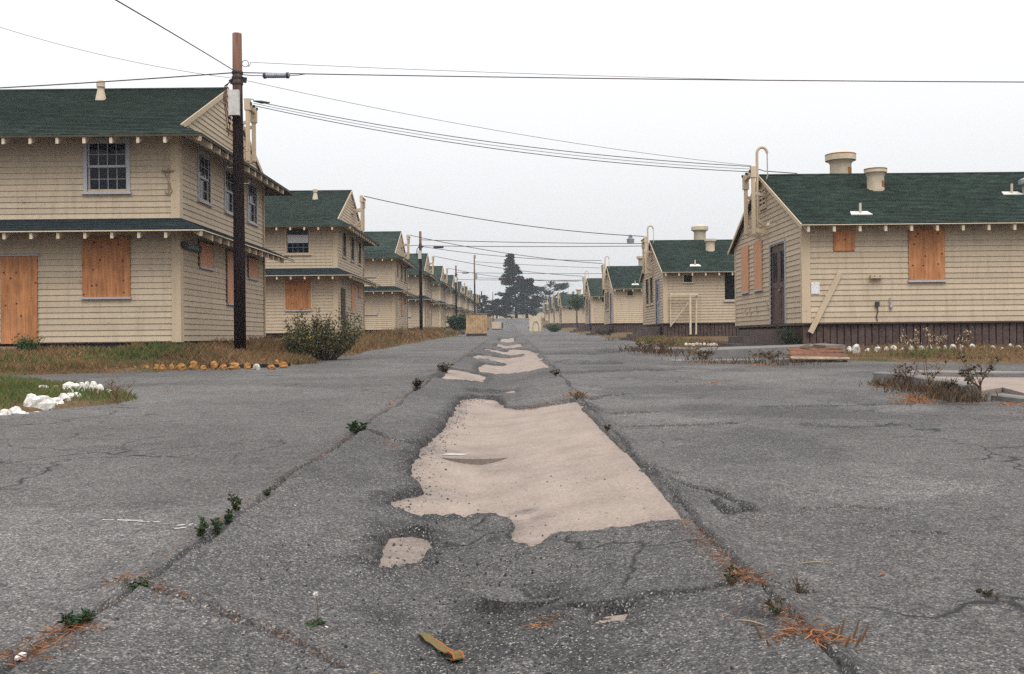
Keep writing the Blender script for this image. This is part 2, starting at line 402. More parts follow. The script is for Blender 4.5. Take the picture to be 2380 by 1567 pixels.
    M['oldwhite'] = rock('worn_white_rock', (0.55,0.52,0.49), (0.16,0.13,0.10))
    M['yellowrock'] = rock('yellow_painted_rock', (0.38,0.175,0.05), (0.14,0.08,0.035))
    M['greyrock'] = rock('grey_rock', (0.38,0.35,0.33), (0.2,0.13,0.08))
    M['bark'] = mat_plain('bark', (0.045, 0.036, 0.032), 0.95, 0.4, 6)
    M['stalk'] = mat_leaf('dry_stalk', [(0.06,0.032,0.022), (0.12,0.066,0.036), (0.17,0.11,0.06)])
    M['cypress'] = mat_leaf('cypress_foliage', [(0.010,0.018,0.013), (0.020,0.034,0.022), (0.032,0.048,0.030)])
    M['bush'] = mat_leaf('bush_leaves', [(0.014,0.021,0.010), (0.036,0.048,0.019), (0.072,0.080,0.032), (0.14,0.108,0.052), (0.095,0.058,0.034)])
    M['flower'] = mat_leaf('yellow_flowers', [(0.42,0.25,0.02), (0.55,0.36,0.05)])
    M['seed'] = mat_leaf('seed_heads', [(0.33,0.24,0.15), (0.48,0.38,0.26)])
    M['weed'] = mat_leaf('weed_leaves', [(0.012,0.028,0.013), (0.028,0.060,0.026), (0.05,0.085,0.035)])
    M['darkweed'] = mat_leaf('dark_weed', [(0.030,0.025,0.018), (0.065,0.048,0.030), (0.055,0.060,0.034), (0.10,0.07,0.045)])
    M['green'] = mat_leaf('shrub_leaves', [(0.018,0.045,0.016), (0.040,0.085,0.028), (0.065,0.115,0.040)])
    M['tangle'] = mat_leaf('weed_tangle', [(0.035,0.026,0.018), (0.075,0.048,0.030), (0.12,0.070,0.042), (0.05,0.052,0.028)])
    M['grass'] = mat_leaf('verge_grass', [(0.085,0.085,0.028), (0.16,0.095,0.045), (0.24,0.135,0.066), (0.15,0.078,0.040), (0.31,0.185,0.095)])
    M['greengrass'] = mat_leaf('green_grass', [(0.045,0.085,0.018), (0.075,0.12,0.030), (0.12,0.13,0.040), (0.17,0.105,0.05)])
    M['drygrass'] = mat_leaf('orange_dry_grass', [(0.16,0.06,0.025), (0.29,0.115,0.047), (0.38,0.175,0.08), (0.11,0.048,0.022)])
    M['gravel'] = mat_leaf('loose_gravel', [(0.012,0.012,0.013), (0.03,0.029,0.03), (0.075,0.072,0.07), (0.30,0.28,0.25)])
    t = NT('black_kerb', 0.85); t.color(t.ramp(t.noise(t.wcoord(), 8, 4), [(0.4, (0.010,0.009,0.009)), (0.7, (0.032,0.024,0.022))])); M['blackkerb'] = t.m
    t = NT('notice_paper', 0.8)
    p = t.sepxyz(t.coord()); ln = t.noise(t.coord((40, 40, 26)), 1.0, 2, 0.9)
    t.color(t.mix(t.ramp(ln, [(0.54, 0.0), (0.60, 0.75)]), (0.68,0.67,0.70), (0.22,0.2,0.28))); M['paper'] = t.m
    t = NT('sign_plate', 0.5); t.color((0.012, 0.022, 0.030)); M['sign'] = t.m
    t = NT('sign_letters', 0.6); t.color((0.34, 0.42, 0.42)); M['letters'] = t.m
    t = NT('webbing', 0.9); w = t.coord(); 
    cc = t.ramp(t.noise(w, 260, 2), [(0.3, (0.075,0.056,0.022)), (0.7, (0.17,0.13,0.055))])
    t.color(cc); M['webbing'] = t.m
    t = NT('webbing_edge', 0.9); t.color((0.30, 0.10, 0.03)); M['webedge'] = t.m
    t = NT('chalk_white', 0.9); t.color((0.62, 0.58, 0.55)); M['chalk'] = t.m
    t = NT('rust', 0.9); t.color(t.ramp(t.noise(t.wcoord(), 30, 4), [(0.35, (0.16,0.055,0.02)), (0.7, (0.38,0.15,0.055))])); M['rust'] = t.m
mk()

# ------------------------------------------------------------------ the ground
def axis(bps):            # (end, step) pairs
    out = [bps[0]]; x = bps[0]
    for end, st in bps[1:]:
        while x < end-1e-6:
            x = min(end, x+st); out.append(x)
    return np.array(out)
gx = axis([-900, (-60, 60), (60, 4), (900, 60)]); gy = axis([-40, (0, 8), (300, 6), (900, 40), (3000, 150)])
XX, YY = np.meshgrid(gx, gy)
ZZ = grade(np.minimum(YY, 420))-0.30-0.02*np.maximum(YY-420, 0)*0.2 - 0.25*sstep(0, 1, (np.abs(XX) < 12)*1.0)*(YY < 200)
structure(gridmesh('ground', XX, YY, ZZ, M['soil']))

# outlines of the bare concrete where the asphalt skin has broken away (photo pixels, laid on the street plane)
S = 1/1.1639
def outline(pts, sw=True): return [G(x, y, 0.0, sw) for x, y in pts]
bare = [outline([(1604,1226),(1500,1095),(1400,1000),(1340,935),(1300,941),(1250,948),(1205,953),(1172,946),(1155,930),(1110,926),(1070,930),(1058,945),(1050,965),
         (1030,990),(1010,1015),(985,1042),(962,1070),(955,1090),(950,1112),(975,1140),(985,1149),(940,1158),(905,1165),(908,1190),(940,1205),(975,1216),
         (1050,1210),(1110,1215),(1190,1218),(1202,1226),(1190,1240),(1181,1256),(1200,1275),(1240,1284),(1265,1272),(1290,1255),(1340,1247),(1420,1241),(1500,1231),(1560,1224)]),
        outline([(905,1250),(950,1243),(985,1250),(1003,1262),(1000,1280),(985,1300),(960,1322),(920,1330),(885,1340),(868,1328),(880,1305),(890,1275)])]
def zo(pts): return outline([((900+x/2.38)*S, (850+y/2.38)*S) for x, y in pts])
bare += [zo([(765,358),(850,372),(960,398),(945,442),(830,432),(700,427),(740,400)]),
         zo([(975,388),(955,352),(1000,328),(1100,334),(1200,308),(1310,298),(1345,322),(1385,352),(1250,372),(1150,383)]),
         zo([(895,287),(960,265),(1060,278),(1120,285),(1230,275),(1275,250),(1322,296),(1220,306),(1150,322),(1000,292)]),
         zo([(958,226),(1060,236),(1140,245),(1150,230),(1250,240),(1272,256),(1150,264),(1090,260)]),
         zo([(1080,198),(1190,196),(1202,213),(1072,214)]), zo([(1100,160),(1152,155),(1152,181),(1098,181)]),
         zo([(938,503),(1150,498),(1158,518),(930,517)]),
         outline([(1402,1450),(1425,1444),(1450,1439),(1442,1447),(1415,1454)])]
def seg_dist(px, py, a, b):
    ax, ay = a; bx, by = b; dx, dy = bx-ax, by-ay; L = dx*dx+dy*dy+1e-12
    t = np.clip(((px-ax)*dx+(py-ay)*dy)/L, 0, 1)
    return np.hypot(px-ax-t*dx, py-ay-t*dy)
def poly_sd(px, py, poly):          # negative inside
    d = np.full(px.shape, 1e9); ins = np.zeros(px.shape, bool)
    n = len(poly)
    for i in range(n):
        a, b = poly[i], poly[(i+1) % n]
        d = np.minimum(d, seg_dist(px, py, a, b))
        c = ((a[1] > py) != (b[1] > py)) & (px < (b[0]-a[0])*(py-a[1])/(b[1]-a[1]+1e-12)+a[0])
        ins ^= c
    return np.where(ins, -d, d)
def near_mask(px, py, pts, pad):
    xs = [p[0] for p in pts]; ys = [p[1] for p in pts]
    return (px > min(xs)-pad) & (px < max(xs)+pad) & (py > min(ys)-pad) & (py < max(ys)+pad)

cracks = []                         # (polyline on the ground, half width, depth)
def crack(pts, w, d, sw=False, strong=False):
    g = [G(x, y, 0.0, sw) for x, y in pts]; k = max(1.0, g[0][1]/6.0); cracks.append((g, w*1.25*k**1.5, d*k**0.6, strong))  # far cracks widened to paint in the shade of heaved slab edges
crack([(1508,1095),(1535,1115),(1571,1121),(1607,1131),(1647,1135),(1670,1143),(1694,1159),(1738,1170),(1748,1188)], 0.030, 0.06, False, True)
crack([(1506,1090),(1540,1097),(1580,1099)], 0.03, 0.04, False, True)
crack([(1760,1375),(1706,1380),(1619,1401),(1528,1413),(1449,1433),(1393,1436),(1330,1440)], 0.022, 0.035, True, True)
crack([(250,1362),(330,1380),(430,1395),(530,1412),(640,1435),(740,1462),(800,1478)], 0.025, 0.025)
crack([(1345,933),(1390,920),(1445,914)], 0.03, 0.05, False, True); crack([(1362,945),(1390,960),(1480,957),(1510,955)], 0.035, 0.055, False, True)
crack([(1440,990),(1530,987),(1640,984),(1700,982)], 0.035, 0.05, False, True); crack([(1290,868),(1400,862),(1530,858)], 0.07, 0.04)
crack([(1270,823),(1400,815),(1560,808)], 0.09, 0.05); crack([(1280,835),(1360,845),(1420,842)], 0.07, 0.05)
crack([(1780,945),(1860,942),(1930,940)], 0.03, 0.045, False, True); crack([(2010,938),(2080,936)], 0.05, 0.04)
crack([(1880,985),(1960,990),(2060,985)], 0.05, 0.03); crack([(1660,1160),(1700,1190),(1748,1186)], 0.03, 0.03)
crack([(2010,1215),(2090,1232),(2200,1236)], 0.03, 0.02); crack([(1870,1180),(1960,1172),(2060,1180)], 0.03, 0.02)
crack([(2290,1388),(2330,1390),(2380,1392)], 0.02, 0.02); crack([(1760,1375),(1850,1378),(1900,1372)], 0.018, 0.02)
crack([(830,1000),(900,1030),(960,1044),(1010,1050)], 0.03, 0.03, True)
seamL = [(GX0+0.03*math.sin(y*1.7), y) for y in np.arange(2.2, 60, 0.6)]
seamR = [(GX1+0.03+0.025*math.sin(y*2.3+1), y) for y in np.arange(2.2, 60, 0.6)]
cracks.append((seamL, 0.03, 0.0285, False)); cracks.append((seamR, 0.03, 0.0285, False))

ys_ = [1.6]
while ys_[-1] < 262: ys_.append(ys_[-1]+min(2.5, max(0.011, ys_[-1]**2/1900)))
ya = np.array(ys_)
xa = axis([-34, (-10, 1.2), (-4.2, 0.18), (-1.9, 0.045), (1.2, 0.0165), (3.2, 0.024), (7.2, 0.06), (12, 0.4), (36, 1.5)])
XX, YY = np.meshgrid(xa, ya)
def road_z(X, Y):
    z = grade(Y) + 0.035*fbm(X*0.35, Y*0.22, 3) + 0.010*vnoise(X*2.1, Y*1.7, 9)
    lum = sstep(1.2, 4.5, X)*(1-sstep(9, 12, X))*sstep(7, 12, Y)   # heaved slabs on the right side
    z = z + lum*0.05*fbm(X*0.5+3, Y*0.55, 21)
    return z
base = road_z(XX, YY)
in_g = sstep(GX0-0.30, GX0+0.10, XX)*(1-sstep(GX1-0.03, GX1+0.22, XX))
sw = swale(XX)
skin = 0.034+0.022*fbm(XX*2.2, YY*1.1, 31)+0.008*vnoise(XX*14, YY*9, 5)
skin = np.maximum(skin, 0.008)
flat = grade(YY)+0.035*fbm(XX*0*0+GX0*0.35, YY*0.22, 3)
zc_full = grade(YY) + sw + 0.012*vnoise(XX*1.1+4, YY*0.8, 77)
Z = np.where(in_g > 0, base*(1-in_g) + (zc_full+skin)*in_g, base)
Z = np.where((XX > GX0) & (XX < GX1), np.maximum(Z, zc_full+0.006), Z)
# break the skin away over the bare concrete
wear_shade = np.zeros_like(Z); holes = np.zeros(Z.shape, bool)
for k, poly in enumerate(bare):
    m = near_mask(XX, YY, poly, 0.4)
    x, y = XX[m], YY[m]
    sd_ = poly_sd(x, y, poly)
    rag = 0.045*fbm(x*7, y*5, 41+k, 3)+0.012*vnoise(x*45, y*30, 5)
    keep = np.clip(np.abs(x-GX1)/0.12, 0, 1)
    sd_ = sd_+rag*keep
    if k >= 2: sd_ = sd_-0.05-0.004*y.mean()
    lip = np.where(x < -0.1, 0.030, 0.012)*keep*(1-sstep(0.05, 0.28, sd_))*np.clip(0.6+1.2*vnoise(x*6, y*5, 83), 0, 1.2)
    Z[m] = Z[m]+np.where(sd_ > -0.05, lip, 0)
    t = sstep(-0.03, 0.022, sd_) if k < 2 else sstep(-0.06-0.004*y.mean(), 0.03, sd_)
    zc = zc_full[m]
    Z[m] = np.where(sd_ < 0.03, (zc-0.03)*(1-t)+Z[m]*t, Z[m])
    hm_ = holes[m]; hm_ |= sd_ < 0.03; holes[m] = hm_
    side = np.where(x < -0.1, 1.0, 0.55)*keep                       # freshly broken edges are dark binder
    wear_shade[m] = np.maximum(wear_shade[m], side*(1-sstep(0.03, 0.10+0.24*np.clip(0.5+1.2*vnoise(x*3, y*2, 71), 0, 1), sd_)))
for pts, w, d, strong in cracks:
    m = near_mask(XX, YY, pts, 0.35)
    if not m.any(): continue
    x, y = XX[m], YY[m]
    wob = 0.025*fbm(x*5, y*5, 61)
    dist = np.full(x.shape, 9.0)
    for a, b in zip(pts[:-1], pts[1:]): dist = np.minimum(dist, seg_dist(x+wob, y+wob*0.7, a, b))
    ww = w*(0.45+1.1*np.clip(0.5+vnoise(x*2.7, y*2.7, 12), 0, 1))
    if strong: ww = w*(0.7+0.6*np.clip(0.5+vnoise(x*6, y*6, 12), 0, 1))
    Z[m] -= d*(1-sstep(0.2*ww, ww, dist)) * (0.35+0.65*np.clip(0.6+1.6*vnoise(x*1.3, y*1.3, 8), 0, 1))
    Z[m] += 0.012*(1-sstep(ww, ww+0.12, dist))*sstep(0.7*ww, ww, dist)
    if d > 0.028: wear_shade[m] = np.maximum(wear_shade[m], (1-sstep(0.6*ww, 1.25*ww, dist))*(1.0 if strong else np.clip(1.05+1.2*vnoise(x*1.3, y*1.3, 8), 0, 1)))  # dark crack fill; the wide far bands are painted slab-edge shade
# potholes / dish by the buried lid in the foreground
lx, ly = G(1215, 1405, 0, True)
r_ = np.hypot((XX-lx)/0.17, (YY-ly)/0.17)
Z += 0.02*(1-sstep(0.86, 0.96, r_)) - 0.018*sstep(0.9, 1.0, r_)*(1-sstep(1.05, 1.35, r_))
Z = np.where((XX > GX0) & (XX < GX1) & ~holes, np.maximum(Z, zc_full+0.008), Z)
# loosened, sooty binder down the near end of the gutter, and the rim of the buried lid
blot = np.clip(0.5+1.5*fbm(XX*1.6, YY*1.1, 91), 0, 1)
wear_shade = np.maximum(wear_shade, 0.95*sstep(0.45, 0.75, blot)*(1-sstep(0.35, 1.0, np.abs(XX+0.25)))*(1-sstep(4.0, 5.2, YY)))
wear_shade = np.maximum(wear_shade, 0.85*sstep(0.90, 0.97, r_)*(1-sstep(1.02, 1.12, r_))*sstep(-0.05, 0.04, ly-YY))
wear_shade = np.maximum(wear_shade, 0.5*sstep(0.55, 0.8, np.clip(0.5+1.3*fbm(XX*0.9+5, YY*0.8, 95), 0, 1))*sstep(0.9, 1.4, XX)*(1-sstep(6, 9, XX))*sstep(4, 8, YY)*(1-sstep(22, 30, YY)))
Z = Z+wear_shade*0.010*(vnoise(XX*38, YY*30, 7)+0.7*vnoise(XX*17, YY*15, 8))*(YY < 9)
wear_shade = np.maximum(wear_shade, 0.34*in_g*np.clip(0.8+fbm(XX*1.5, YY*0.9, 66), 0.3, 1.1))      # the later, darker skin laid over the gutter
structure(gridmesh('road', XX, YY, Z, M['asphalt'], wear_shade))
def surf(x, y):
    """height of the street surface at a point (nearest grid vertex)"""
    j = int(np.clip(np.searchsorted(ya, y), 0, len(ya)-1)); i = int(np.clip(np.searchsorted(xa, x), 0, len(xa)-1))
    return float(max(Z[j, i], zc_full[j, i] if GX0 < x < GX1 else -99))

# concrete gutter under the asphalt skin
gya = np.array([y for y in ya if y < 200][::2]); gxa = np.linspace(GX0, GX1, 60)
GXX, GYY = np.meshgrid(gxa, gya)
GZ = grade(GYY)+swale(GXX)+0.012*vnoise(GXX*1.1+4, GYY*0.8, 77)
for jy in (7.25, 12.6, 18.3):
    GZ -= 0.008*(1-sstep(0.008, 0.022, np.abs(GYY-jy-0.04*np.sin(GXX*3))))
gw = np.zeros_like(GZ)
for (px, py, rx_, ry_, k_) in ((1215,1192,0.10,0.10,0.95),(1262,1203,0.10,0.09,0.6),(1005,1046,0.30,0.30,0.8),(1080,1037,0.05,0.06,0.6),(1270,1095,0.35,0.2,0.25),(1010,1150,0.30,0.5,0.35),(930,1280,0.1,0.2,0.2),(1240,1270,0.12,0.1,0.3),(1090,960,0.3,0.5,0.3)):
    x0, y0 = G(px, py, 0, True); d = np.hypot((GXX-x0)/rx_, (GYY-y0)/ry_)+0.5*fbm(GXX*6, GYY*5, 3); gw = np.maximum(gw, k_*(1-sstep(0.5, 1.25, d)))
for poly in bare[:2]:
    mm = near_mask(GXX, GYY, poly, 0.1); x_, y_ = GXX[mm], GYY[mm]
    dd = -poly_sd(x_, y_, poly); gw[mm] = np.maximum(gw[mm], 0.62*(1-sstep(0.0, 0.05+0.16*np.clip(0.5+vnoise(x_*4, y_*3, 14), 0, 1), dd))*np.clip((GX1-x_)/0.3, 0, 1))  # dark rim inside the edge: grit plus painted shade for a sunken look
gw = np.maximum(gw, 0.55*sstep(0.1, 0.45, fbm(GXX*1.3, GYY*0.7, 57))*(1-sstep(-0.6, 0.4, GXX)))
structure(gridmesh('gutter', GXX, GYY, GZ, M['concrete'], gw))

# yards: raised soil with ragged edges
YARD_L = [(5.35, 22.9), (5.3, 50), (4.7, 80), (4.4, 200)]
KE = sorted(G(a_, b_) for a_, b_ in [(-600,893),(-200,880),(0,873),(150,868),(300,865),(400,861),(480,858),(560,858),(640,857),(668,854),(700,846)])
def left_yard_z(x, y):
    ex = -(np.interp(y, [22, 50, 80, 250], [5.3, 5.25, 4.6, 4.3])+0.28*vnoise(y*0.7, x*0+3, 4))
    ey = np.interp(x, [k_[0] for k_ in KE], [k_[1] for k_ in KE])+0.16+0.12*vnoise(x*1.3, y*0+1, 6)
    d = np.minimum(ex-x, y-ey)
    return grade(y)-0.10+0.17*sstep(-0.25, 0.2, d)+0.30*sstep(0.2, 3.0, d)+0.04*fbm(x*0.8, y*0.8, 15), d
yx = axis([-40, (-12, 2), (-3.9, 0.22)]); yy = axis([18.5, (30, 0.22), (60, 0.5), (262, 2.5)])
XX2, YY2 = np.meshgrid(yx, yy)
structure(gridmesh('left_verge', XX2, YY2, left_yard_z(XX2, YY2)[0], M['soil']))
def right_yard_z(x, y):
    ex = np.interp(y, [21, 24.4, 25.0, 27.6, 40, 60, 250], [7.3, 7.3, 7.3, 5.2, 6.0, 6.3, 6.2])+0.3*vnoise(y*0.6, x*0+9, 4)
    ey = 24.75-0.62*(x-7.4)+0.15*vnoise(x*0.9, y*0+1, 6)
    ey = np.maximum(ey, 21.3)
    d = np.minimum(x-ex, y-ey)
    return grade(y)-0.10+0.15*sstep(-0.25, 0.2, d)+0.16*sstep(0.2, 2.6, d)+0.04*fbm(x*0.8, y*0.8, 25), d
yx = axis([4.0, (12, 0.22), (40, 2)]); yy = axis([20.8, (30, 0.22), (60, 0.5), (262, 2.5)])
XX2, YY2 = np.meshgrid(yx, yy)
structure(gridmesh('right_verge', XX2, YY2, right_yard_z(XX2, YY2)[0], M['soil']))
# grass island on the left
isl = [G(x, y) for x, y in [(-260,985),(0,966),(130,953),(250,938),(325,926),(300,915),(240,905),(160,895),(90,889),(0,884),(-260,880)]]
ix = axis([-12, (-4.6, 0.09)]); iy = axis([9.5, (19, 0.12)])
XX2, YY2 = np.meshgrid(ix, iy)
isd = -poly_sd(XX2, YY2, isl)+0.15*fbm(XX2*1.5, YY2*1.5, 2)
def isle_z(x, y):
    d = -poly_sd(np.array([x]), np.array([y]), isl)[0]
    return float(grade(y)-0.08+0.12*sstep(-0.12, 0.12, d)+0.05*sstep(0.1, 0.8, d)), d
structure(gridmesh('grass_island_soil', XX2, YY2, grade(YY2)-0.08+0.12*sstep(-0.12, 0.12, isd)+0.05*sstep(0.1, 0.8, isd), M['soil']))

# pinkish concrete apron on the right with its two kerbs
ap = [G(x, y) for x, y in [(2050,872),(2140,866),(2380,869),(2700,868),(2700,935),(2380,922),(2330,908),(2262,920),(2180,902),(2110,888)]]
mb = MB()
apz = lambda x, y: float(grade(y))+0.045
n = len(ap); mb.add([(x, y, apz(x, y)) for x, y in ap]+[(x, y, apz(x, y)-0.25) for x, y in ap], [tuple(range(n))]+[(i, (i+1) % n, n+(i+1) % n, n+i) for i in range(n)])
structure(mb.build('concrete_apron', M['concrete']))
def kerb(name, pts, w, h, mat, label, dz=0.0):
    mb = MB(); fine = []
    for (a, b) in zip(pts[:-1], pts[1:]):
        k = max(1, int(math.dist(a, b)/0.3))
        for j in range(k): fine.append((a[0]+(b[0]-a[0])*j/k, a[1]+(b[1]-a[1])*j/k))
    fine.append(pts[-1]); prof = []
    for i, (x, y) in enumerate(fine):
        q = fine[min(i+1, len(fine)-1)]; p = fine[max(i-1, 0)]
        d = Vector((q[0]-p[0], q[1]-p[1], 0)).normalized(); r = Vector((d.y, -d.x, 0))*w/2
        z = float(grade(y))+dz+0.012*float(vnoise(x*2, y*2, 3)); c = Vector((x, y, z))
        hh = h*(1+0.12*float(vnoise(x*1.4, y*1.4, 33)))
        prof.append([c-r+Vector((0,0,-0.2)), c-r+Vector((0,0,hh-0.02)), c-r*0.75+Vector((0,0,hh)), c+r*0.75+Vector((0,0,hh)), c+r+Vector((0,0,hh-0.02)), c+r+Vector((0,0,-0.2))])
    for p in prof: mb.v.extend([tuple(v) for v in p])
    for i in range(len(prof)-1):
        for k in range(5):
            a = i*6+k; mb.f.append((a, a+1, a+7, a+6))
    mb.f.append((0,1,2,3,4,5)); e0 = (len(prof)-1)*6; mb.f.append((e0+5,e0+4,e0+3,e0+2,e0+1,e0))
    return tag(mb.build(name, mat), label, 'kerb')
kerb('concrete_kerb', [G(x, y) for x, y in [(2040,888),(2075,890),(2115,896),(2170,906),(2215,916),(2258,927)]], 0.22, 0.17, M['greyconc'], 'dark curved concrete kerb with weeds before the pink apron')
kerb('concrete_kerb', [G(x, y, 0.0) for x, y in [(2085,879),(2150,880),(2250,882),(2380,883),(2640,884)]], 0.25, 0.13, M['greyconc'], 'straight low concrete kerb along the back of pink apron')
kerb('concrete_kerb', [G(x, y, 0.0) for x, y in [(2320,925),(2380,932),(2600,950)]], 0.2, 0.05, M['greyconc'], 'low broken concrete kerb at the right edge below the apron')
kerb('black_kerb', [G(x, y) for x, y in [(405,857),(480,857),(560,857),(640,856),(668,853)]], 0.16, 0.105, M['blackkerb'], 'black timber kerb under the row of yellow stones')

# ------------------------------------------------------------------ buildings
class Bld:
    """local frame: a = away from the street, y = along the street, z above the siding's foot"""
    def __init__(s, name, side, Xw, Y0, zb, label, cat, group):
        s.side = side; s.Xw = Xw; s.Y0 = Y0; s.zb = zb
        s.root = tag(empty(name, (side*Xw, Y0, zb)), label, cat, group)
    def V(s, a, y, z): return (s.side*a, y, z)
    def L(s, u, z, w): return s.V(u, -w, z)           # near long wall: u inwards, w outwards
    def E(s, u, z, w): return s.V(-w, u, z)           # street end wall
    def fr(s, wall): return s.L if wall == 'L' else s.E
    def slab(s, mb, P, u0, u1, z0, z1, w0, w1):
        mb.hexa([P(u0,z0,w0),P(u1,z0,w0),P(u1,z0,w1),P(u0,z0,w1),P(u0,z1,w0),P(u1,z1,w0),P(u1,z1,w1),P(u0,z1,w1)])
    def part(s, name, mat, parent=None): return (name, mat, parent or s.root)
    def piece(s, name, mat, P, u0, u1, z0, z1, w0, w1, parent=None):
        mb = MB(); s.slab(mb, P, u0, u1, z0, z1, w0, w1); return mb.build(name, mat, parent or s.root)
    def laps(s, P, u0, u1, z0, z1, openings, e=0.15, gable=None):
        """yield boards as 8 corners; gable = (mid, half, z_eave, z_apex) narrows rows above z_eave"""
        n = max(1, round((z1-z0)/e)); e = (z1-z0)/n
        for k in range(n):
            a, b = z0+k*e, z0+(k+1)*e
            def lim(z):
                if not gable or z <= gable[2]: return u0, u1
                t = max(0.0, (gable[3]-z)/(gable[3]-gable[2]))
                return max(u0, gable[0]-gable[1]*t), min(u1, gable[0]+gable[1]*t)
            la, lb = lim(a), lim(b)
            segs = [(la[0], la[1], lb[0], lb[1])]
            for (o0, o1, q0, q1) in openings:
                if min(b, q1)-max(a, q0) < 0.5*e: continue
                new = []
                for (s0, s1, t0, t1) in segs:
                    if o1 <= s0 or o0 >= s1: new.append((s0, s1, t0, t1)); continue
                    if o0 > s0: new.append((s0, o0, t0, o0))
                    if o1 < s1: new.append((o1, s1, o1, t1))
                segs = new
            for (s0, s1, t0, t1) in segs:
                if s1-s0 < 0.03: continue
                if t1-t0 < 0.01: t1 = t0+0.01
                j = rnd.uniform(-0.005, 0.005); bb = b+0.018; j2 = j+rnd.uniform(-0.006, 0.006)
                yield [P(s0,a+j,0.0), P(s1,a+j2,0.0), P(s1,a+j2,0.034), P(s0,a+j,0.034),
                       P(t0,bb,0.0), P(t1,bb,0.0), P(t1,bb,0.010), P(t0,bb,0.010)]
    def siding(s, wall_obj, P, u0, u1, z0, z1, openings, single, e=0.15, gable=None, mb=None):
        for h in s.laps(P, u0, u1, z0, z1, openings, e, gable):
            if single:
                b = MB(); b.hexa(h); b.build('siding_board', M['cream'], wall_obj)
            else: mb.hexa(h)
    def roofplane(s, mb, A0, A1, B0, B1, n, lift=0.026):
        A0, A1, B0, B1 = map(Vector, (A0, A1, B0, B1))
        for k in range(n):
            t0, t1 = k/n, (k+1)/n
            p, q = A0.lerp(B0, t0), A1.lerp(B1, t0); r, t = A1.lerp(B1, t1), A0.lerp(B0, t1)
            u = Vector((0,0,lift)); u2 = Vector((0,0,0.003))
            # uneven tabs along the course
            m = 1
            mb.add([s.V(*(p+u2)), s.V(*(q+u2)), s.V(*(r+u)), s.V(*(t+u)), s.V(*(r+Vector((0,0,-0.004)))), s.V(*(t+Vector((0,0,-0.004))))],
                   [(0,1,2,3), (3,2,4,5)])
    def deck(s, mb, A0, A1, B0, B1, th=0.05):
        pts = [Vector(p) for p in (A0, A1, B1, B0)]
        d = Vector((0,0,-th)); e_ = Vector((0,0,-0.006))
        mb.hexa([s.V(*(p+d)) for p in pts]+[s.V(*(p+e_)) for p in pts])
    def sash_window(s, P, u0, u1, z0, z1, cols, rows, single=True, name='window', curtain=False, casing='white', sashm='white'):
        """double-hung window in an opening: casing, sill, two sashes of small panes"""
        cw = 0.085
        fmb = MB()
        s.slab(fmb, P, u0-cw, u0, z0-0.02, z1+cw, 0.0, 0.055); s.slab(fmb, P, u1, u1+cw, z0-0.02, z1+cw, 0.0, 0.055)
        s.slab(fmb, P, u0, u1, z1, z1+cw, 0.0, 0.055)
        win = fmb.build(name, M[casing], s.root)
        s.piece('sill', M[casing], P, u0-cw-0.04, u1+cw+0.04, z0-0.075, z0-0.02, -0.02, 0.10, win)
        s.piece('backing', M['dark'], P, u0, u1, z0-0.02, z1, -0.16, -0.12, win)
        zm = (z0+z1)/2
        for (a, b, w) in ((z0-0.02, zm+0.02, -0.03), (zm-0.02, z1, 0.005)):
            sb = MB(); r = 0.045
            s.slab(sb, P, u0, u0+r, a, b, w-0.03, w); s.slab(sb, P, u1-r, u1, a, b, w-0.03, w)
            s.slab(sb, P, u0+r, u1-r, a, a+r*1.3, w-0.03, w); s.slab(sb, P, u0+r, u1-r, b-r, b, w-0.03, w)
            W, H = (u1-u0-2*r), (b-a-2.3*r)
            for c in range(1, cols):
                x = u0+r+W*c/cols; s.slab(sb, P, x-0.007, x+0.007, a+r*1.3, b-r, w-0.028, w-0.003)
            for c in range(1, rows):
                zz = a+r*1.3+H*c/rows; s.slab(sb, P, u0+r, u1-r, zz-0.007, zz+0.007, w-0.027, w-0.004)
            sb.build('sash', M[sashm], win)
            if single:
                for c in range(cols):
                    for k in range(rows):
                        x0, x1 = u0+r+W*c/cols+0.006, u0+r+W*(c+1)/cols-0.006
                        q0, q1 = a+r*1.3+H*k/rows+0.006, a+r*1.3+H*(k+1)/rows-0.006
                        tl = rnd.uniform(-0.002, 0.002); pm = MB()
                        pm.add([P(x0,q0,w-0.016+tl), P(x1,q0,w-0.016-tl), P(x1,q1,w-0.016), P(x0,q1,w-0.016+tl*0.5),
                                P(x0,q0,w-0.020+tl), P(x1,q0,w-0.020-tl), P(x1,q1,w-0.020), P(x0,q1,w-0.020+tl*0.5)],
                               [(0,1,2,3),(7,6,5,4),(0,4,5,1),(1,5,6,2),(2,6,7,3),(3,7,4,0)])
                        pm.build('pane', M['glass'], win)
            else:
                s.piece('pane', M['glass'], P, u0+r, u1-r, a+r, b-r, w-0.022, w-0.016, win)
        if curtain:
            s.piece('curtain', M['curtain'], P, u0+0.05, u1-0.05, zm-0.1, z1-0.35, 0.006, 0.010, win)
        return win
    def boarded(s, P, u0, u1, z0, z1, mat='ply', sill=True, name='boarded_window', frame=None, w=0.06):
        b = s.piece(name, M[mat], P, u0, u1, z0, z1, 0.03, w)
        if sill: s.piece('sill', M['white'], P, u0-0.03, u1+0.03, z0-0.055, z0-0.003, 0.0, 0.10, b)
        if frame:
            fm = MB(); c = 0.07
            s.slab(fm, P, u0-c, u0-0.003, z0, z1+c, 0, 0.05); s.slab(fm, P, u1+0.003, u1+c, z0, z1+c, 0, 0.05); s.slab(fm, P, u0, u1, z1+0.003, z1+c, 0, 0.05)
            fm.build('casing', M[frame], b)
        return b
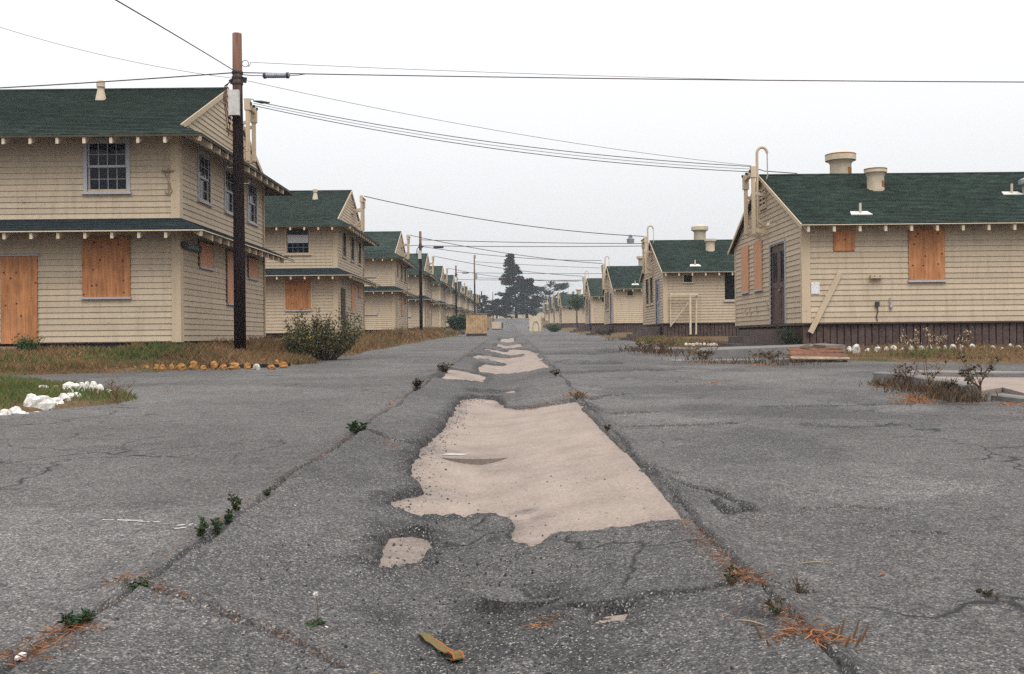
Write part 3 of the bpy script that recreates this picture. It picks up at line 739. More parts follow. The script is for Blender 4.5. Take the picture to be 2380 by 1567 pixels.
    def louvre(s, P, u, z0, z1, w=0.75, n=6):
        fm = MB(); c = 0.05
        s.slab(fm, P, u-w/2-c, u-w/2, z0-c, z1+c, 0.02, 0.075); s.slab(fm, P, u+w/2, u+w/2+c, z0-c, z1+c, 0.02, 0.075)
        s.slab(fm, P, u-w/2, u+w/2, z1, z1+c, 0.02, 0.075); s.slab(fm, P, u-w/2, u+w/2, z0-c, z0, 0.02, 0.09)
        s.slab(fm, P, u-0.035, u+0.035, z0, z1, 0.02, 0.075)
        v = fm.build('gable_vent', M['trim'], s.root)
        s.piece('backing', M['dark'], P, u-w/2, u+w/2, z0, z1, 0.0, 0.042, v)
        for k in range(n):
            a = z0+(z1-z0)*(k+0.15)/n; h = (z1-z0)/n
            mb = MB()
            for (x0, x1) in ((u-w/2, u-0.037), (u+0.037, u+w/2)):
                mb.hexa([P(x0,a,0.072),P(x1,a,0.072),P(x1,a+0.015,0.072),P(x0,a+0.015,0.072),P(x0,a+h*0.5,0.044),P(x1,a+h*0.5,0.044),P(x1,a+h*0.5+0.015,0.044),P(x0,a+h*0.5+0.015,0.044)])
            mb.build('slat', M['trim'], v)
        return v
    def mast(s, y0, y1, out, zb, zt, goose):
        """service bracket: two posts braced off the end wall, a cap beam, knobs and a conduit weatherhead"""
        mb = MB()
        mb.bar(s.V(-out, y0, zb), s.V(-out, y0, zt), 0.10, 0.13); mast = mb.build('service_mast', M['trim'], s.root)
        mb = MB(); mb.bar(s.V(-out, y1, zb+0.1), s.V(-out, y1, zt-0.12), 0.10, 0.13); mb.build('post', M['trim'], mast)
        mb = MB(); mb.bar(s.V(-out, y0-0.08, zt-0.14), s.V(-out, y1+0.08, zt-0.2), 0.12, 0.16); mb.build('cap_beam', M['trim'], mast)
        mb = MB(); mb.box(*sorted((s.side*(-out-0.09), s.side*(-out+0.09))), y1-0.09, y1+0.09, zt-0.55, zt-0.08); mb.build('blocking', M['trim'], mast)
        mb = MB(); mb.box(*sorted((s.side*(-out-0.085), s.side*(-out+0.085))), y0-0.085, y0+0.085, zt-0.32, zt+0.02); mb.build('blocking', M['trim'], mast)
        for yy in (y0, y1):
            for (za, zc_, w_, h_) in ((zb+0.15, zb+0.05, 0.09, 0.14), (zb+0.55, zb+0.2, 0.07, 0.09), ((zb+zt)/2+0.25, (zb+zt)/2+0.15, 0.07, 0.09)):
                mb = MB(); mb.bar(s.V(-out, yy, za), s.V(0.0, yy, zc_), w_, h_); mb.build('bracket', M['trim'], mast)
        for k, yy in enumerate((y0, (y0+y1)/2, y1)):
            mb = MB(); mb.lathe([(0.03,0),(0.045,0.02),(0.03,0.04),(0.045,0.06),(0.02,0.08)], s.V(-out-0.1, yy, zt-0.16), 8); mb.build('insulator', M['darkmetal'], mast)
        if goose:
            pts = [s.V(-out+0.12, y0, zb+0.3), s.V(-out+0.12, y0, zt+goose*0.8)]
            for k in range(1, 9):
                t = math.pi*k/8; pts.append(s.V(-out+0.12+0.16*(1-math.cos(t)), y0, zt+goose*0.8+0.18*math.sin(t)))
            mb = MB(); mb.tube(pts, 0.045, 7); mb.tube([pts[-1], s.V(-out+0.46, y0+0.05, zt-0.25), s.V(-out+0.4, y0+0.1, zt-0.5)], 0.02, 5); mb.build('conduit', M['trim'], mast)
        return mast

def rafter_row(B, P, us, z_in, z_out, out, single, name='rafter_tail'):
    mbj = MB()
    for u in us:
        mb = MB() if single else mbj
        h, w2 = 0.16, 0.036
        mb.hexa([P(u-w2,z_in-h,0.0),P(u+w2,z_in-h,0.0),P(u+w2,z_out-h*0.95,out),P(u-w2,z_out-h*0.95,out),
                 P(u-w2,z_in,0.0),P(u+w2,z_in,0.0),P(u+w2,z_out,out),P(u-w2,z_out,out)])
        if single: mb.build(name, M['rafter'], B.root)
    if not single:
        o = mbj.build('rafter_tails', M['rafter'], B.root); o['kind'] = 'stuff'

# ---- the two-storey barracks on the left
LW, LX = 8.6, 8.4
Z_P1, Z_W1, Z_E2, Z_W2, Z_R = 2.74, 3.12, 5.07, 5.46, 7.44
OV = 0.85
def barracks(i, Y0, zb, label, level):
    B = Bld('two_storey_barracks', -1, LX, Y0, zb, label, 'building', 'two-storey barracks along the left side')
    LEN = 24.0; single = level == 0
    mid = LW/2
    # openings: (u0,u1,z0,z1)
    if i == 0:
        opL = [(1.30, 2.30, 3.80, 5.06), (1.23, 2.44, 1.13, 2.66), (3.58, 4.51, -0.03, 2.18)]
        opE = [(1.52, 2.52, 3.80, 5.06), (4.0, 5.02, 3.80, 5.06), (6.5, 7.55, 3.80, 5.06), (1.5, 2.7, 2.0, 2.66), (4.07, 5.3, 1.1, 2.64), (6.45, 7.6, 2.0, 2.62)]
    else:
        opL = [(1.32, 2.40, 3.80, 5.06), (1.26, 2.48, 1.10, 2.62)]
        opE = [(1.6, 2.5, 3.80, 5.06), (4.1, 5.1, 3.80, 5.06), (6.55, 7.55, 3.80, 5.06), (4.1, 5.3, 1.1, 2.62), (6.45, 7.55, 2.0, 2.6)]
    wb = MB()
    wb.box(*sorted((B.side*0.17, B.side*(LEN-0.1))), 0.17, LW-0.02, 0.0, Z_W2)              # core behind the siding
    wb.add([B.V(0.17, 0.17, Z_W2), B.V(0.17, LW-0.17, Z_W2), B.V(0.17, mid, Z_R-0.1)], [(0,1,2)])
    # sheathing right behind the boards, left open at the windows
    for P, ops, U in ((B.L, opL, LEN), (B.E, opE, LW)):
        zs = sorted({0.0, Z_W2} | {z for o in ops for z in (o[2], o[3])})
        for a, b in zip(zs[:-1], zs[1:]):
            cuts = sorted((o[0], o[1]) for o in ops if o[2] < (a+b)/2 < o[3]); u = 0.03 if P == B.E else 0.0
            for c0, c1 in cuts+[(U, U)]:
                if c0 > u: B.slab(wb, P, u, c0, a, b, -0.17, -0.001)
                u = c1
    wall = wb.build('wall', M['cream'], B.root)
    mbj = MB()
    tu = 0.19
    for (z0, z1) in ((0.0, 2.84), (Z_W1-0.02, Z_E2+0.25)):
        B.siding(wall, B.L, tu, LEN, z0, z1, opL, single, mb=mbj)
        B.siding(wall, B.E, tu, LW-0.12, z0, z1, opE, single, mb=mbj)
    B.siding(wall, B.E, 0.02, LW-0.02, Z_W2-0.02, Z_R-0.06, [(mid-0.12, mid+0.68, 6.32, 6.92)], single, gable=(mid, mid-0.02, Z_W2, Z_R-0.03), mb=mbj)
    if not single: mbj.build('siding', M['cream'], wall)
    for z0, z1 in ((-0.03, 2.80), (Z_W1-0.02, Z_E2+0.2)):
        B.piece('corner_board', M['trim'], B.L, -0.042, tu-0.004, z0, z1, 0.0, 0.045)
        B.piece('corner_board', M['trim'], B.E, -0.03, tu-0.004, z0, z1, 0.0, 0.041)
        B.piece('corner_board', M['trim'], B.E, LW-0.12, LW, z0, z1, 0.0, 0.045)
        B.piece('downpipe', M['trim'], B.E, LW-0.19, LW-0.15, z0, z1, 0.04, 0.08)
    fb = MB(); fb.box(*sorted((B.side*0.06, B.side*LEN)), 0.06, LW-0.05, -0.75, -0.001); fb.box(*sorted((B.side*0.02, B.side*LEN)), 0.02, LW-0.02, -0.16, -0.10); fb.build('foundation', M['found'], B.root)
    # roofs
    rb = MB(); n1 = 30 if level < 2 else 14
    far = LEN
    A0, A1 = (-0.06, mid, Z_R), (far, mid, Z_R); C0, C1 = (-0.06, 0, Z_W2), (far, 0, Z_W2); D0, D1 = (-OV, -OV, Z_E2), (far, -OV, Z_E2)
    B.roofplane(rb, A0, A1, C0, C1, n1); B.roofplane(rb, C0, C1, D0, D1, 6)
    c0, c1, d0, d1 = (-0.06, LW, Z_W2), (far, LW, Z_W2), (-OV, LW+OV, Z_E2), (far, LW+OV, Z_E2)
    B.roofplane(rb, A0, A1, c0, c1, 8); B.roofplane(rb, c0, c1, d0, d1, 3)
    B.roofplane(rb, (0.0, 0, Z_W2), (0.0, LW, Z_W2), (-OV, -OV, Z_E2), (-OV, LW+OV, Z_E2), 6)
    roof = rb.build('roof', M['shingle'], B.root)
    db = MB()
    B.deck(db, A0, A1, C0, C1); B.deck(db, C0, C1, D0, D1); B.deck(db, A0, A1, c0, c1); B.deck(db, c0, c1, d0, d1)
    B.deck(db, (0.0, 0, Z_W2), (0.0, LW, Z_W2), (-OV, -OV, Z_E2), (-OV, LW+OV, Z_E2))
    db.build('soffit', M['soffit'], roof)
    cap = MB(); cap.tube([B.V(-0.08, mid, Z_R+0.015), B.V(far, mid, Z_R+0.015)], 0.05, 6); cap.build('ridge_cap', M['shingle'], roof)
    for yy0, yy1 in ((0.0, mid), (LW, mid)):
        mb = MB(); mb.bar(B.V(-0.075, yy0, Z_W2-0.045), B.V(-0.075, yy1, Z_R-0.045), 0.03, 0.14); mb.build('rake_board', M['trim'], roof)
    pb = MB()
    B.roofplane(pb, (0.0,0,Z_W1), (far,0,Z_W1), (-OV,-OV,Z_P1), (far,-OV,Z_P1), 5)
    B.roofplane(pb, (0.0,0,Z_W1), (0.0,LW,Z_W1), (-OV,-OV,Z_P1), (-OV,LW+OV,Z_P1), 5)
    pent = pb.build('pent_roof', M['pent'], B.root)
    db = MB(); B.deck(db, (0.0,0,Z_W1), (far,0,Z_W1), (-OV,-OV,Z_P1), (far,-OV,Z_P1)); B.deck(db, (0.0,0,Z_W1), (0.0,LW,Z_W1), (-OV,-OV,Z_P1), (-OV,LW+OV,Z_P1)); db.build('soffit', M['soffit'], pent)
    mb = MB(); mb.bar(B.V(-OV-0.01,-OV-0.012,Z_P1-0.03), B.V(far,-OV-0.012,Z_P1-0.022), 0.02, 0.026); mb.build('edge_strip', M['rafter'], pent)
    mb = MB(); mb.bar(B.V(-OV-0.012,-OV,Z_P1-0.03), B.V(-OV-0.012,LW+OV,Z_P1-0.022), 0.02, 0.026); mb.build('edge_strip', M['rafter'], pent)
    vis = 8.0 if i == 0 else 4.5
    sp = 0.66
    for zi, zo_ in ((Z_W1-0.055, Z_P1-0.055), (Z_W2-0.055, Z_E2-0.055)):
        us = [0.06+k*sp for k in range(int(vis/sp))]
        rafter_row(B, B.L, us, zi, zo_, OV-0.03, level < 2)
        rafter_row(B, B.E, [k*0.72+0.1 for k in range(int(LW/0.72)+1)], zi, zo_, OV-0.03, level < 2)
        mb = MB(); mb.bar(B.V(0.0, 0.0, zi-0.06), B.V(-OV+0.03, -OV+0.03, zo_-0.06), 0.06, 0.12); mb.build('hip_rafter', M['rafter'], B.root)
    B.louvre(B.E, mid+0.28, 6.32, 6.92, 0.8, 4)
    # windows
    if i == 0:
        B.sash_window(B.L, *opL[0], 4, 2)
        for o in opE[:3]: B.sash_window(B.E, *o, 3, 2)
        B.boarded(B.L, *opL[1]); 
        d = B.boarded(B.L, *opL[2], name='boarded_door', sill=False)
        B.piece('lintel', M['white'], B.L, 3.53, 4.57, 2.185, 2.225, 0.0, 0.09, d)
        for k, o in enumerate(opE[3:]): B.boarded(B.E, *o, mat='palely', sill=True, frame='brown')
        for k in range(2):
            st = MB(); st.box(*sorted((B.side*3.45, B.side*5.0)), -0.30*(k+1), -0.07-0.30*k, -0.50, -0.10-0.17*k); st.build('step', M['fence'], B.root)
        # conduit with a little cross bracket by the corner
        mb = MB(); mb.tube([B.V(0.24,-0.06,4.38), B.V(0.24,-0.06,3.72)], 0.012, 5)
        mb.bar(B.V(0.10,-0.07,4.3), B.V(0.40,-0.07,4.3), 0.03, 0.04)
        mb.tube([B.V(0.33,-0.06,4.25)]+[B.V(0.24-0.09*math.cos(t), -0.06, 3.8-0.09*math.sin(t)) for t in (0,0.6,1.2,1.8,2.4,3.1)], 0.01, 5)
        mb.build('conduit', M['fence'], B.root)
    else:
        if i == 1:
            B.sash_window(B.L, *opL[0], 4, 2, single=True, curtain=True, casing='trim', sashm='metal')
            B.boarded(B.L, *opL[1], frame='trim')
            for o in opE[:3]: B.sash_window(B.E, *o, 3, 2, single=False, casing='trim', sashm='darkmetal')
            for o in opE[3:]: B.boarded(B.E, *o, mat='palely')
            B.piece('door', M['soffit'], B.E, 0.95, 2.1, 0.02, 2.2, 0.03, 0.06)
        else:
            B.boarded(B.L, *opL[0], mat='cream', frame='white'); B.boarded(B.L, *opL[1], mat='cream', frame='white')
            for k, o in enumerate(opE[:3]):
                if k > 0 and level < 3: B.sash_window(B.E, *o, 2, 2, single=False, casing='trim', sashm='darkmetal')
            if level == 2:
                B.piece('door', M['trim'], B.E, 1.35, 2.45, 0.02, 2.2, 0.03, 0.06)
                B.boarded(B.E, *opE[3], mat='palely')
    B.mast(4.8, 5.5, 0.5, 5.4, 7.25, 0)
    # small vent on the roof slope
    av = 3.2 if i == 0 else 1.6
    if i < 2:
        zv = Z_R-(mid-2.9)*(Z_R-Z_W2)/mid
        mb = MB(); mb.lathe([(0.16,-0.08),(0.15,0.02),(0.10,0.25),(0.085,0.36),(0.12,0.36),(0.12,0.50),(0.06,0.56)], B.V(av, 3.05, zv+0.06), 10); mb.build('roof_vent', M['vent'], B.root)
    return B

LY = [25.2, 47.9, 71.3, 95.2, 117, 139.5, 162, 184, 207, 232]
LLAB = ['nearest two-storey cream barracks at left, orange boarded door and upstairs sash window',
        'second two-storey barracks on the left, orange boarded window behind the leafy bush',
        'third two-storey barracks on the left, blank white-framed windows',
        'fourth two-storey barracks on the left, its roof just left of the second utility pole',
        'fifth two-storey barracks in the left row, just right of the second utility pole',
        'sixth two-storey barracks in the receding left row', 'seventh two-storey barracks in the receding left row',
        'eighth two-storey barracks in the receding left row', 'ninth two-storey barracks in the receding left row',
        'last and farthest two-storey barracks of the left row']
for i, Y0 in enumerate(LY):
    zb = 0.98+SLOPE*(Y0-25.2)
    barracks(i, Y0, zb, LLAB[i], 0 if i == 0 else 1 if i < 2 else 2 if i < 5 else 3)

# ---- the single-storey huts on the right
RW, RX, RE, RR, ROV, RK = 8.2, 8.05, 2.66, 4.72, 0.5, 0.16
def roof_ventilator(B, a, y, z, rb, rh, z0, hh, ch, rust=False):
    c = B.V(a, y, z)
    mb = MB(); mb.lathe([(rb*1.06,-0.5),(rb*1.03,0.0),(rb,0.1),(rb*0.98,z0-0.10),(rb*1.04,z0-0.05),(rh*0.86,z0+0.02),(rh*0.86,z0+0.05)], c, 22)
    v = mb.build('roof_ventilator', M['vent'], B.root, True)
    mb = MB(); mb.lathe([(rh*0.87,z0+0.03),(rh,z0+0.03),(rh,z0+hh),(rh*0.94,z0+hh),(rh*0.93,z0+hh-0.03)], c, 26); mb.build('hood', M['vent'], v)
    mb = MB(); mb.lathe([(rh*0.92,z0+hh-0.04),(rh*0.60,z0+hh+ch*0.55),(rh*0.12,z0+hh+ch),(0.02,z0+hh+ch+0.01)], c, 20); mb.build('cap', M['vent'], v)
    if rust:
        mb = MB(); mb.lathe([(rh+0.004,z0+hh-0.03),(rh+0.004,z0+hh+0.004),(rh*0.93,z0+hh+0.005)], c, 26); mb.build('rusty_rim', M['rust'], v)
        mb = MB()
        for k in range(4):
            t0, t1 = -1.15+k*0.17, -1.15+(k+1)*0.17; q = rb*0.992+0.004; za, zb_ = z+z0-0.42, z+z0-0.22
            mb.add([B.V(a+q*math.cos(t0), y+q*math.sin(t0), za), B.V(a+q*math.cos(t1), y+q*math.sin(t1), za), B.V(a+q*math.cos(t1), y+q*math.sin(t1), zb_), B.V(a+q*math.cos(t0), y+q*math.sin(t0), zb_)], [(0,1,2,3)])
        mb.build('rusty_patch', M['rust'], v)
def flue(B, a, y, zr):
    mb = MB(); mb.add([B.V(a-0.30,y-0.12,zr(y-0.12)+0.03), B.V(a+0.30,y-0.12,zr(y-0.12)+0.03), B.V(a+0.24,y+0.13,zr(y+0.13)+0.03), B.V(a-0.24,y+0.13,zr(y+0.13)+0.03),
                       B.V(a-0.30,y-0.12,zr(y-0.12)+0.005), B.V(a+0.30,y-0.12,zr(y-0.12)+0.005), B.V(a+0.24,y+0.13,zr(y+0.13)+0.005), B.V(a-0.24,y+0.13,zr(y+0.13)+0.005)],
                      [(0,1,2,3),(0,4,5,1),(1,5,6,2),(2,6,7,3),(3,7,4,0)])
    f_ = mb.build('flue_flashing', M['flash'], B.root)
    mb = MB(); mb.tube([B.V(a,y,zr(y)), B.V(a,y,zr(y)+0.30)], 0.035, 8); mb.build('flue_pipe', M['vent'], f_)
def hut(i, Y0, zb, label, level):
    B = Bld('single_storey_hut', 1, RX, Y0, zb, label, 'building', 'single-storey huts along the right side')
    LEN = 22.0; single = level == 0; mid = RW/2
    zE = RE-0.02; zWt = RE+ROV*(RR-RE)/(mid+ROV)            # roof height at the wall line
    zr = lambda y: RR-(abs(y-mid))*(RR-RE)/(mid+ROV)
    if i == 0:
        opL = [(0.84, 1.42, 1.97, 2.55), (2.91, 3.90, 1.14, 2.60)]
        opE = [(1.65, 3.32, 0.0, 2.42), (4.29, 5.28, 1.14, 2.72), (6.09, 7.12, 1.14, 2.72)]
    else:
        opL = [(1.05, 1.48, 2.15, 2.52), (3.21, 4.5, 1.15, 2.62)]
        opE = [(1.3, 2.8, 0.0, 2.42), (3.85, 4.95, 1.14, 2.66), (5.6, 6.8, 1.14, 2.66)]
    wb = MB()
    wb.box(0.17, LEN-0.1, 0.17, RW-0.02, 0.0, zWt-0.05)
    wb.add([B.V(0.17, 0.17, zWt-0.05), B.V(0.17, RW-0.17, zWt-0.05), B.V(0.17, mid, RR-0.12)], [(0,1,2)])
    for P, ops, U in ((B.L, opL, LEN), (B.E, opE, RW)):
        zs = sorted({0.0, zWt-0.06} | {max(0.0, z) for o in ops for z in (o[2], o[3])})
        for a, b in zip(zs[:-1], zs[1:]):
            cuts = sorted((o[0], o[1]) for o in ops if o[2] < (a+b)/2 < o[3]); u = 0.03 if P == B.E else 0.0
            for c0, c1 in cuts+[(U, U)]:
                if c0 > u: B.slab(wb, P, u, c0, a, b, -0.17, -0.001)
                u = c1
    wall = wb.build('wall', M['cream'], B.root)
    mbj = MB()
    B.siding(wall, B.L, 0.20, LEN, 0.0, zWt-0.05, opL, single, mb=mbj)
    B.siding(wall, B.E, 0.10, RW-0.10, 0.0, RR-0.10, opE+[(mid-0.42, mid+0.42, 3.66, 4.30)], single, gable=(mid, mid-0.10, zWt-0.05, RR-0.05), mb=mbj)
    if not single: mbj.build('siding', M['cream'], wall)
    B.piece('corner_board', M['trim'], B.L, -0.042, 0.196, -0.03, zWt-0.06, 0.0, 0.045)
    B.piece('corner_board', M['trim'], B.E, -0.03, 0.095, -0.03, zWt-0.08, 0.0, 0.041)
    B.piece('corner_board', M['trim'], B.E, RW-0.10, RW+0.03, -0.03, zWt-0.08, 0.0, 0.041)
    B.piece('water_table', M['brown'], B.L, -0.05, LEN, -0.045, -0.008, 0.0, 0.075)
    B.piece('water_table', M['brown'], B.E, -0.07, RW, -0.075, -0.008, 0.0, 0.07)
    # skirting planks with dark gaps
    sk = MB(); sk.box(0.08, LEN, 0.08, RW-0.05, -1.1, -0.012); skirt = sk.build('skirting', M['dark'], B.root)
    x = 0.0; k = 0; mbk = MB()
    while x < (9.5 if i == 0 else 5.5):
        w = rnd.uniform(0.155, 0.17); g = rnd.uniform(0.022, 0.034); h = -1.0+rnd.uniform(-0.05, 0.05)
        mb = MB() if single else mbk
        B.slab(mb, B.L, x, x+w, h, -0.048, -0.06, -0.02+rnd.uniform(-0.006, 0.006))
        if single: mb.build('skirt_plank', M['brown'], skirt)
        x += w+g
    B.slab(mbk, B.L, x, LEN, -1.0, -0.048, -0.06, -0.03)
    y = 0.1
    while y < RW-0.2:
        w = 0.175; B.slab(mbk, B.E, y, y+w, -1.0, -0.08, -0.06, -0.03); y += w+0.02
    o = mbk.build('skirt_planks', M['brown'], skirt); o['kind'] = 'stuff'
    # roof
    rb = MB()
    A0, A1 = (-RK, mid, RR), (LEN, mid, RR); D0, D1 = (-RK, -ROV, RE), (LEN, -ROV, RE); d0, d1 = (-RK, RW+ROV, RE), (LEN, RW+ROV, RE)
    B.roofplane(rb, A0, A1, D0, D1, 38 if level < 2 else 18); B.roofplane(rb, A0, A1, d0, d1, 8)
    roof = rb.build('roof', M['shingle'], B.root)
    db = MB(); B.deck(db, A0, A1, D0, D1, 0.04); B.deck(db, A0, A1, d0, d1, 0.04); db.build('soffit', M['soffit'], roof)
    for yy0 in (-ROV, RW+ROV):
        mb = MB(); mb.bar(B.V(-RK-0.012, yy0, RE-0.05), B.V(-RK-0.012, mid, RR-0.05), 0.03, 0.11); mb.build('rake_board', M['trim'], roof)
    cap = MB(); cap.tube([B.V(-RK, mid, RR+0.01), B.V(LEN, mid, RR+0.01)], 0.045, 6); cap.build('ridge_cap', M['shingle'], roof)
    mb = MB(); mb.bar(B.V(-RK, -ROV-0.012, RE-0.018), B.V(LEN, -ROV-0.012, RE-0.018), 0.02, 0.022); mb.build('drip_edge', M['rafter'], roof)
    us = [0.03+0.70*k for k in range(11 if i == 0 else 9)]
    rafter_row(B, B.L, us, zr(0.0)-0.05, RE-0.05, ROV-0.02, level < 2)
    B.louvre(B.E, mid, 3.70, 4.26, 0.70, 4)
    if i == 0:
        B.boarded(B.L, *opL[0], sill=False); B.boarded(B.L, *opL[1])
        for o in opE[1:]: B.boarded(B.E, *o, mat='palely', sill=True)
        for k, (yy, zz) in enumerate(((6.6, 0.42), (6.0, 0.42), (5.1, 0.45), (3.7, 0.5))):
            mb = MB(); mb.tube([B.V(-0.05, yy, zz+0.18), B.V(-0.07, yy, zz), B.V(-0.07, yy-0.28, zz)], 0.018, 5); mb.build('vent_pipe', M['trim'], B.root)
    else:
        if level < 2:
            B.sash_window(B.L, *opL[0], 2, 1, single=False, casing='trim', sashm='darkmetal')
            B.piece('dark_window', M['dark'], B.L, *opL[1], -0.14, -0.10); B.piece('sill', M['white'], B.L, 3.15, 4.6, 1.08, 1.14, 0.0, 0.1)
        else: B.piece('dark_window', M['dark'], B.L, *opL[0], -0.02, 0.03)
        for o in opE[1:]: B.sash_window(B.E, *o, 2, 1, single=False, casing='trim', sashm='darkmetal')
    # double door in the end wall
    u0, u1, z0, z1 = opE[0]; um = (u0+u1)/2
    fm = MB(); B.slab(fm, B.E, u0-0.07, u0, z0, z1+0.07, -0.02, 0.06); B.slab(fm, B.E, u1, u1+0.07, z0, z1+0.07, -0.02, 0.06); B.slab(fm, B.E, u0, u1, z1, z1+0.07, -0.02, 0.06)
    door = fm.build('double_door', M['white'], B.root)
    B.piece('backing', M['dark'], B.E, u0, u1, z0, z1, -0.16, -0.12, door)
    dm = M['browndoor'] if i == 0 else M['greydoor']
    for (a, b) in ((u0, um-0.02), (um+0.02, u1)):
        mb = MB(); g0, g1, q0, q1 = a+0.14, b-0.14, 1.25, z1-0.25
        B.slab(mb, B.E, a, g0, z0, z1-0.01, -0.06, -0.01); B.slab(mb, B.E, g1, b, z0, z1-0.01, -0.06, -0.01)
        B.slab(mb, B.E, g0, g1, q1, z1-0.01, -0.06, -0.01); B.slab(mb, B.E, g0, g1, q0-0.16, q0, -0.06, -0.01)
        B.slab(mb, B.E, g0, g1, z0, 0.15, -0.06, -0.01); B.slab(mb, B.E, g0, g1, 0.15, q0-0.16, -0.06, -0.03)
        mb.build('door_leaf', dm, door)
        B.piece('pane', M['glass'], B.E, g0, g1, q0, q1, -0.045, -0.03, door)
    mb = MB(); mb.lathe([(0.0,0),(0.035,0.0),(0.04,0.03),(0.0,0.05)], (0,0,0), 8); kk = mb.build('knob', M['metal'], door)
    kk.location = B.E(um-0.10, 1.0, -0.005); kk.rotation_euler = (0, -math.pi/2*B.side, 0)
    # concrete stoop and steps in front of the door
    zg = -0.95
    mb = MB(); mb.box(-1.0, -0.06, u0-0.25, u1+0.15, zg-0.1, -0.17); stoop = mb.build('stoop', M['darkconc'], B.root)
    for k in range(3):
        mb = MB(); mb.box(-1.0-0.33*(k+1), -1.0-0.33*k-0.004, u0-0.24+0.01*k, u1+0.13, zg-0.1, -0.17-0.20*(k+1)); mb.build('step', M['darkconc'], stoop)
    B.mast(3.67, 4.67, 0.45, 2.82, 4.92, 0.55)
    # roof furniture
    roof_ventilator(B, 3.06, mid+1.9, zr(mid+1.9), 0.355, 0.50, 1.60, 0.24, 0.14, i == 0)
    roof_ventilator(B, 2.99, 2.61, zr(2.61)-0.05, 0.25, 0.335, 0.50, 0.15, 0.015, i == 0)
    flue(B, 1.72, 0.33, zr)
    if i == 0:
        flue(B, 6.8, 2.0, zr)
        mb = MB(); mb.lathe([(0.16,-0.1),(0.15,0.25),(0.26,0.30),(0.26,0.42),(0.05,0.52)], B.V(7.25, 1.95, zr(1.95)), 14); mb.build('metal_roof_vent', M['metal'], B.root)
        mb = MB(); mb.bar(B.L(0.17, -0.28, 0.075), B.L(1.0, 1.34, 0.06), 0.15, 0.03, up=(0,-1,0)); o = mb.build('leaning_board', M['trim'], B.root)
        # shelf bracket, meter box with cable, hose pipe
        mb = MB(); mb.box(1.82, 2.16, -0.16, -0.035, 1.20, 1.24); mb.box(1.83, 1.87, -0.15, -0.035, 1.24, 1.29); mb.box(1.95, 1.99, -0.15, -0.035, 1.24, 1.28); mb.box(2.1, 2.14, -0.15, -0.035, 1.24, 1.28); mb.build('wall_bracket', M['trim'], B.root)
        mb = MB(); mb.box(1.97, 2.07, -0.12, -0.035, 0.42, 0.56); mm = mb.build('outlet_box', M['darkmetal'], B.root)
        mb = MB(); mb.tube([B.L(2.02,0.42,0.06), B.L(2.04,0.28,0.06), B.L(2.0,0.15,0.05), B.L(2.03,0.02,0.05)], 0.014, 5); mb.build('cable', M['darkmetal'], mm)
        mb = MB(); mb.tube([B.L(2.38,0.66,0.06), B.L(2.38,0.40,0.06)], 0.022, 6); mb.lathe([(0.04,0),(0.045,0.06),(0.02,0.09)], B.L(2.40,0.36,0.08), 8); mb.build('standpipe', M['metal'], B.root)
        mb = MB(); mb.tube([B.V(-0.04, 2.5, 3.05), B.V(-0.20, 2.5, 3.13), B.V(-0.28, 2.5, 3.05)], 0.02, 6); mb.lathe([(0.03,0),(0.08,-0.08),(0.085,-0.09)], B.V(-0.28, 2.5, 3.05), 8); mb.build('porch_lamp', M['trim'], B.root)
    return B
RY = [27.5, 52.6, 78.3, 100.5, 159, 184, 210, 237]
RLAB = ['nearest single-storey hut at right, orange boarded windows and brown double door',
        'second single-storey hut on the right, grey door and timber frame against its wall',
        'third single-storey hut on the right, next beyond the hut with the timber frame',
        'fourth single-storey hut on the right, just right of the small green tree',
        'fifth single-storey hut on the right, past the gap in the row',
        'sixth single-storey hut in the receding right row', 'seventh single-storey hut in the receding right row', 'farthest single-storey hut of the right row']
HUTS = []
for i, Y0 in enumerate(RY):
    HUTS.append(hut(i, Y0, 1.32+SLOPE*(Y0-27.5), RLAB[i], 0 if i == 0 else 1 if i < 3 else 2))

# ------------------------------------------------------------------ concrete walk, wood pile and frame on the right
mb = MB()
def slabz(x, y): return 0.70+0.004*(y-25)
mb.hexa([(4.75,25.7,0.1),(8.55,25.55,0.1),(8.55,27.1,0.1),(5.2,27.3,0.1),(4.75,25.7,0.60),(8.55,25.55,0.72),(8.55,27.1,0.74),(5.2,27.3,0.66)])
structure(mb.build('concrete_walk', M['greyconc']))
mb = MB(); mb.hexa([(3.9,24.9,0.1),(7.0,24.3,0.1),(7.2,24.9,0.1),(4.1,25.5,0.1),(3.9,24.9,0.37),(7.0,24.3,0.38),(7.2,24.9,0.40),(4.1,25.5,0.39)])
structure(mb.build('concrete_footing', M['greyconc']))
mb = MB(); mb.hexa([(4.6,33.0,0.3),(6.6,32.6,0.3),(6.9,34.6,0.3),(4.9,35,0.3),(4.6,33.0,0.56),(6.6,32.6,0.56),(6.9,34.6,0.59),(4.9,35,0.59)])
structure(mb.build('concrete_walk', M['greyconc']))
pile = tag(empty('wood_pile', (7.6, 24.3, 0.34)), 'broken rusty-orange pallet boards heaped beside the concrete walk', 'wood pile')
bx, by = G(1905, 842)
pile.location = (bx, by, float(grade(by)))
for k in range(6):
    mb = MB(); y = -0.05+0.17*k; z = 0.10+0.045*k+rnd.uniform(-0.01, 0.01)
    x0, x1 = -0.72+0.05*k+rnd.uniform(-0.08, 0.05), 0.70+rnd.uniform(-0.1, 0.12)
    mb.bar((x0, y, z+rnd.uniform(-0.02,0.02)), (x1, y+rnd.uniform(-0.06,0.06), z+rnd.uniform(-0.02, 0.03)), 0.15, 0.025, up=(0,-0.35,1))
    mb.build('plank', M['pile'] if k else M['fence'], pile)
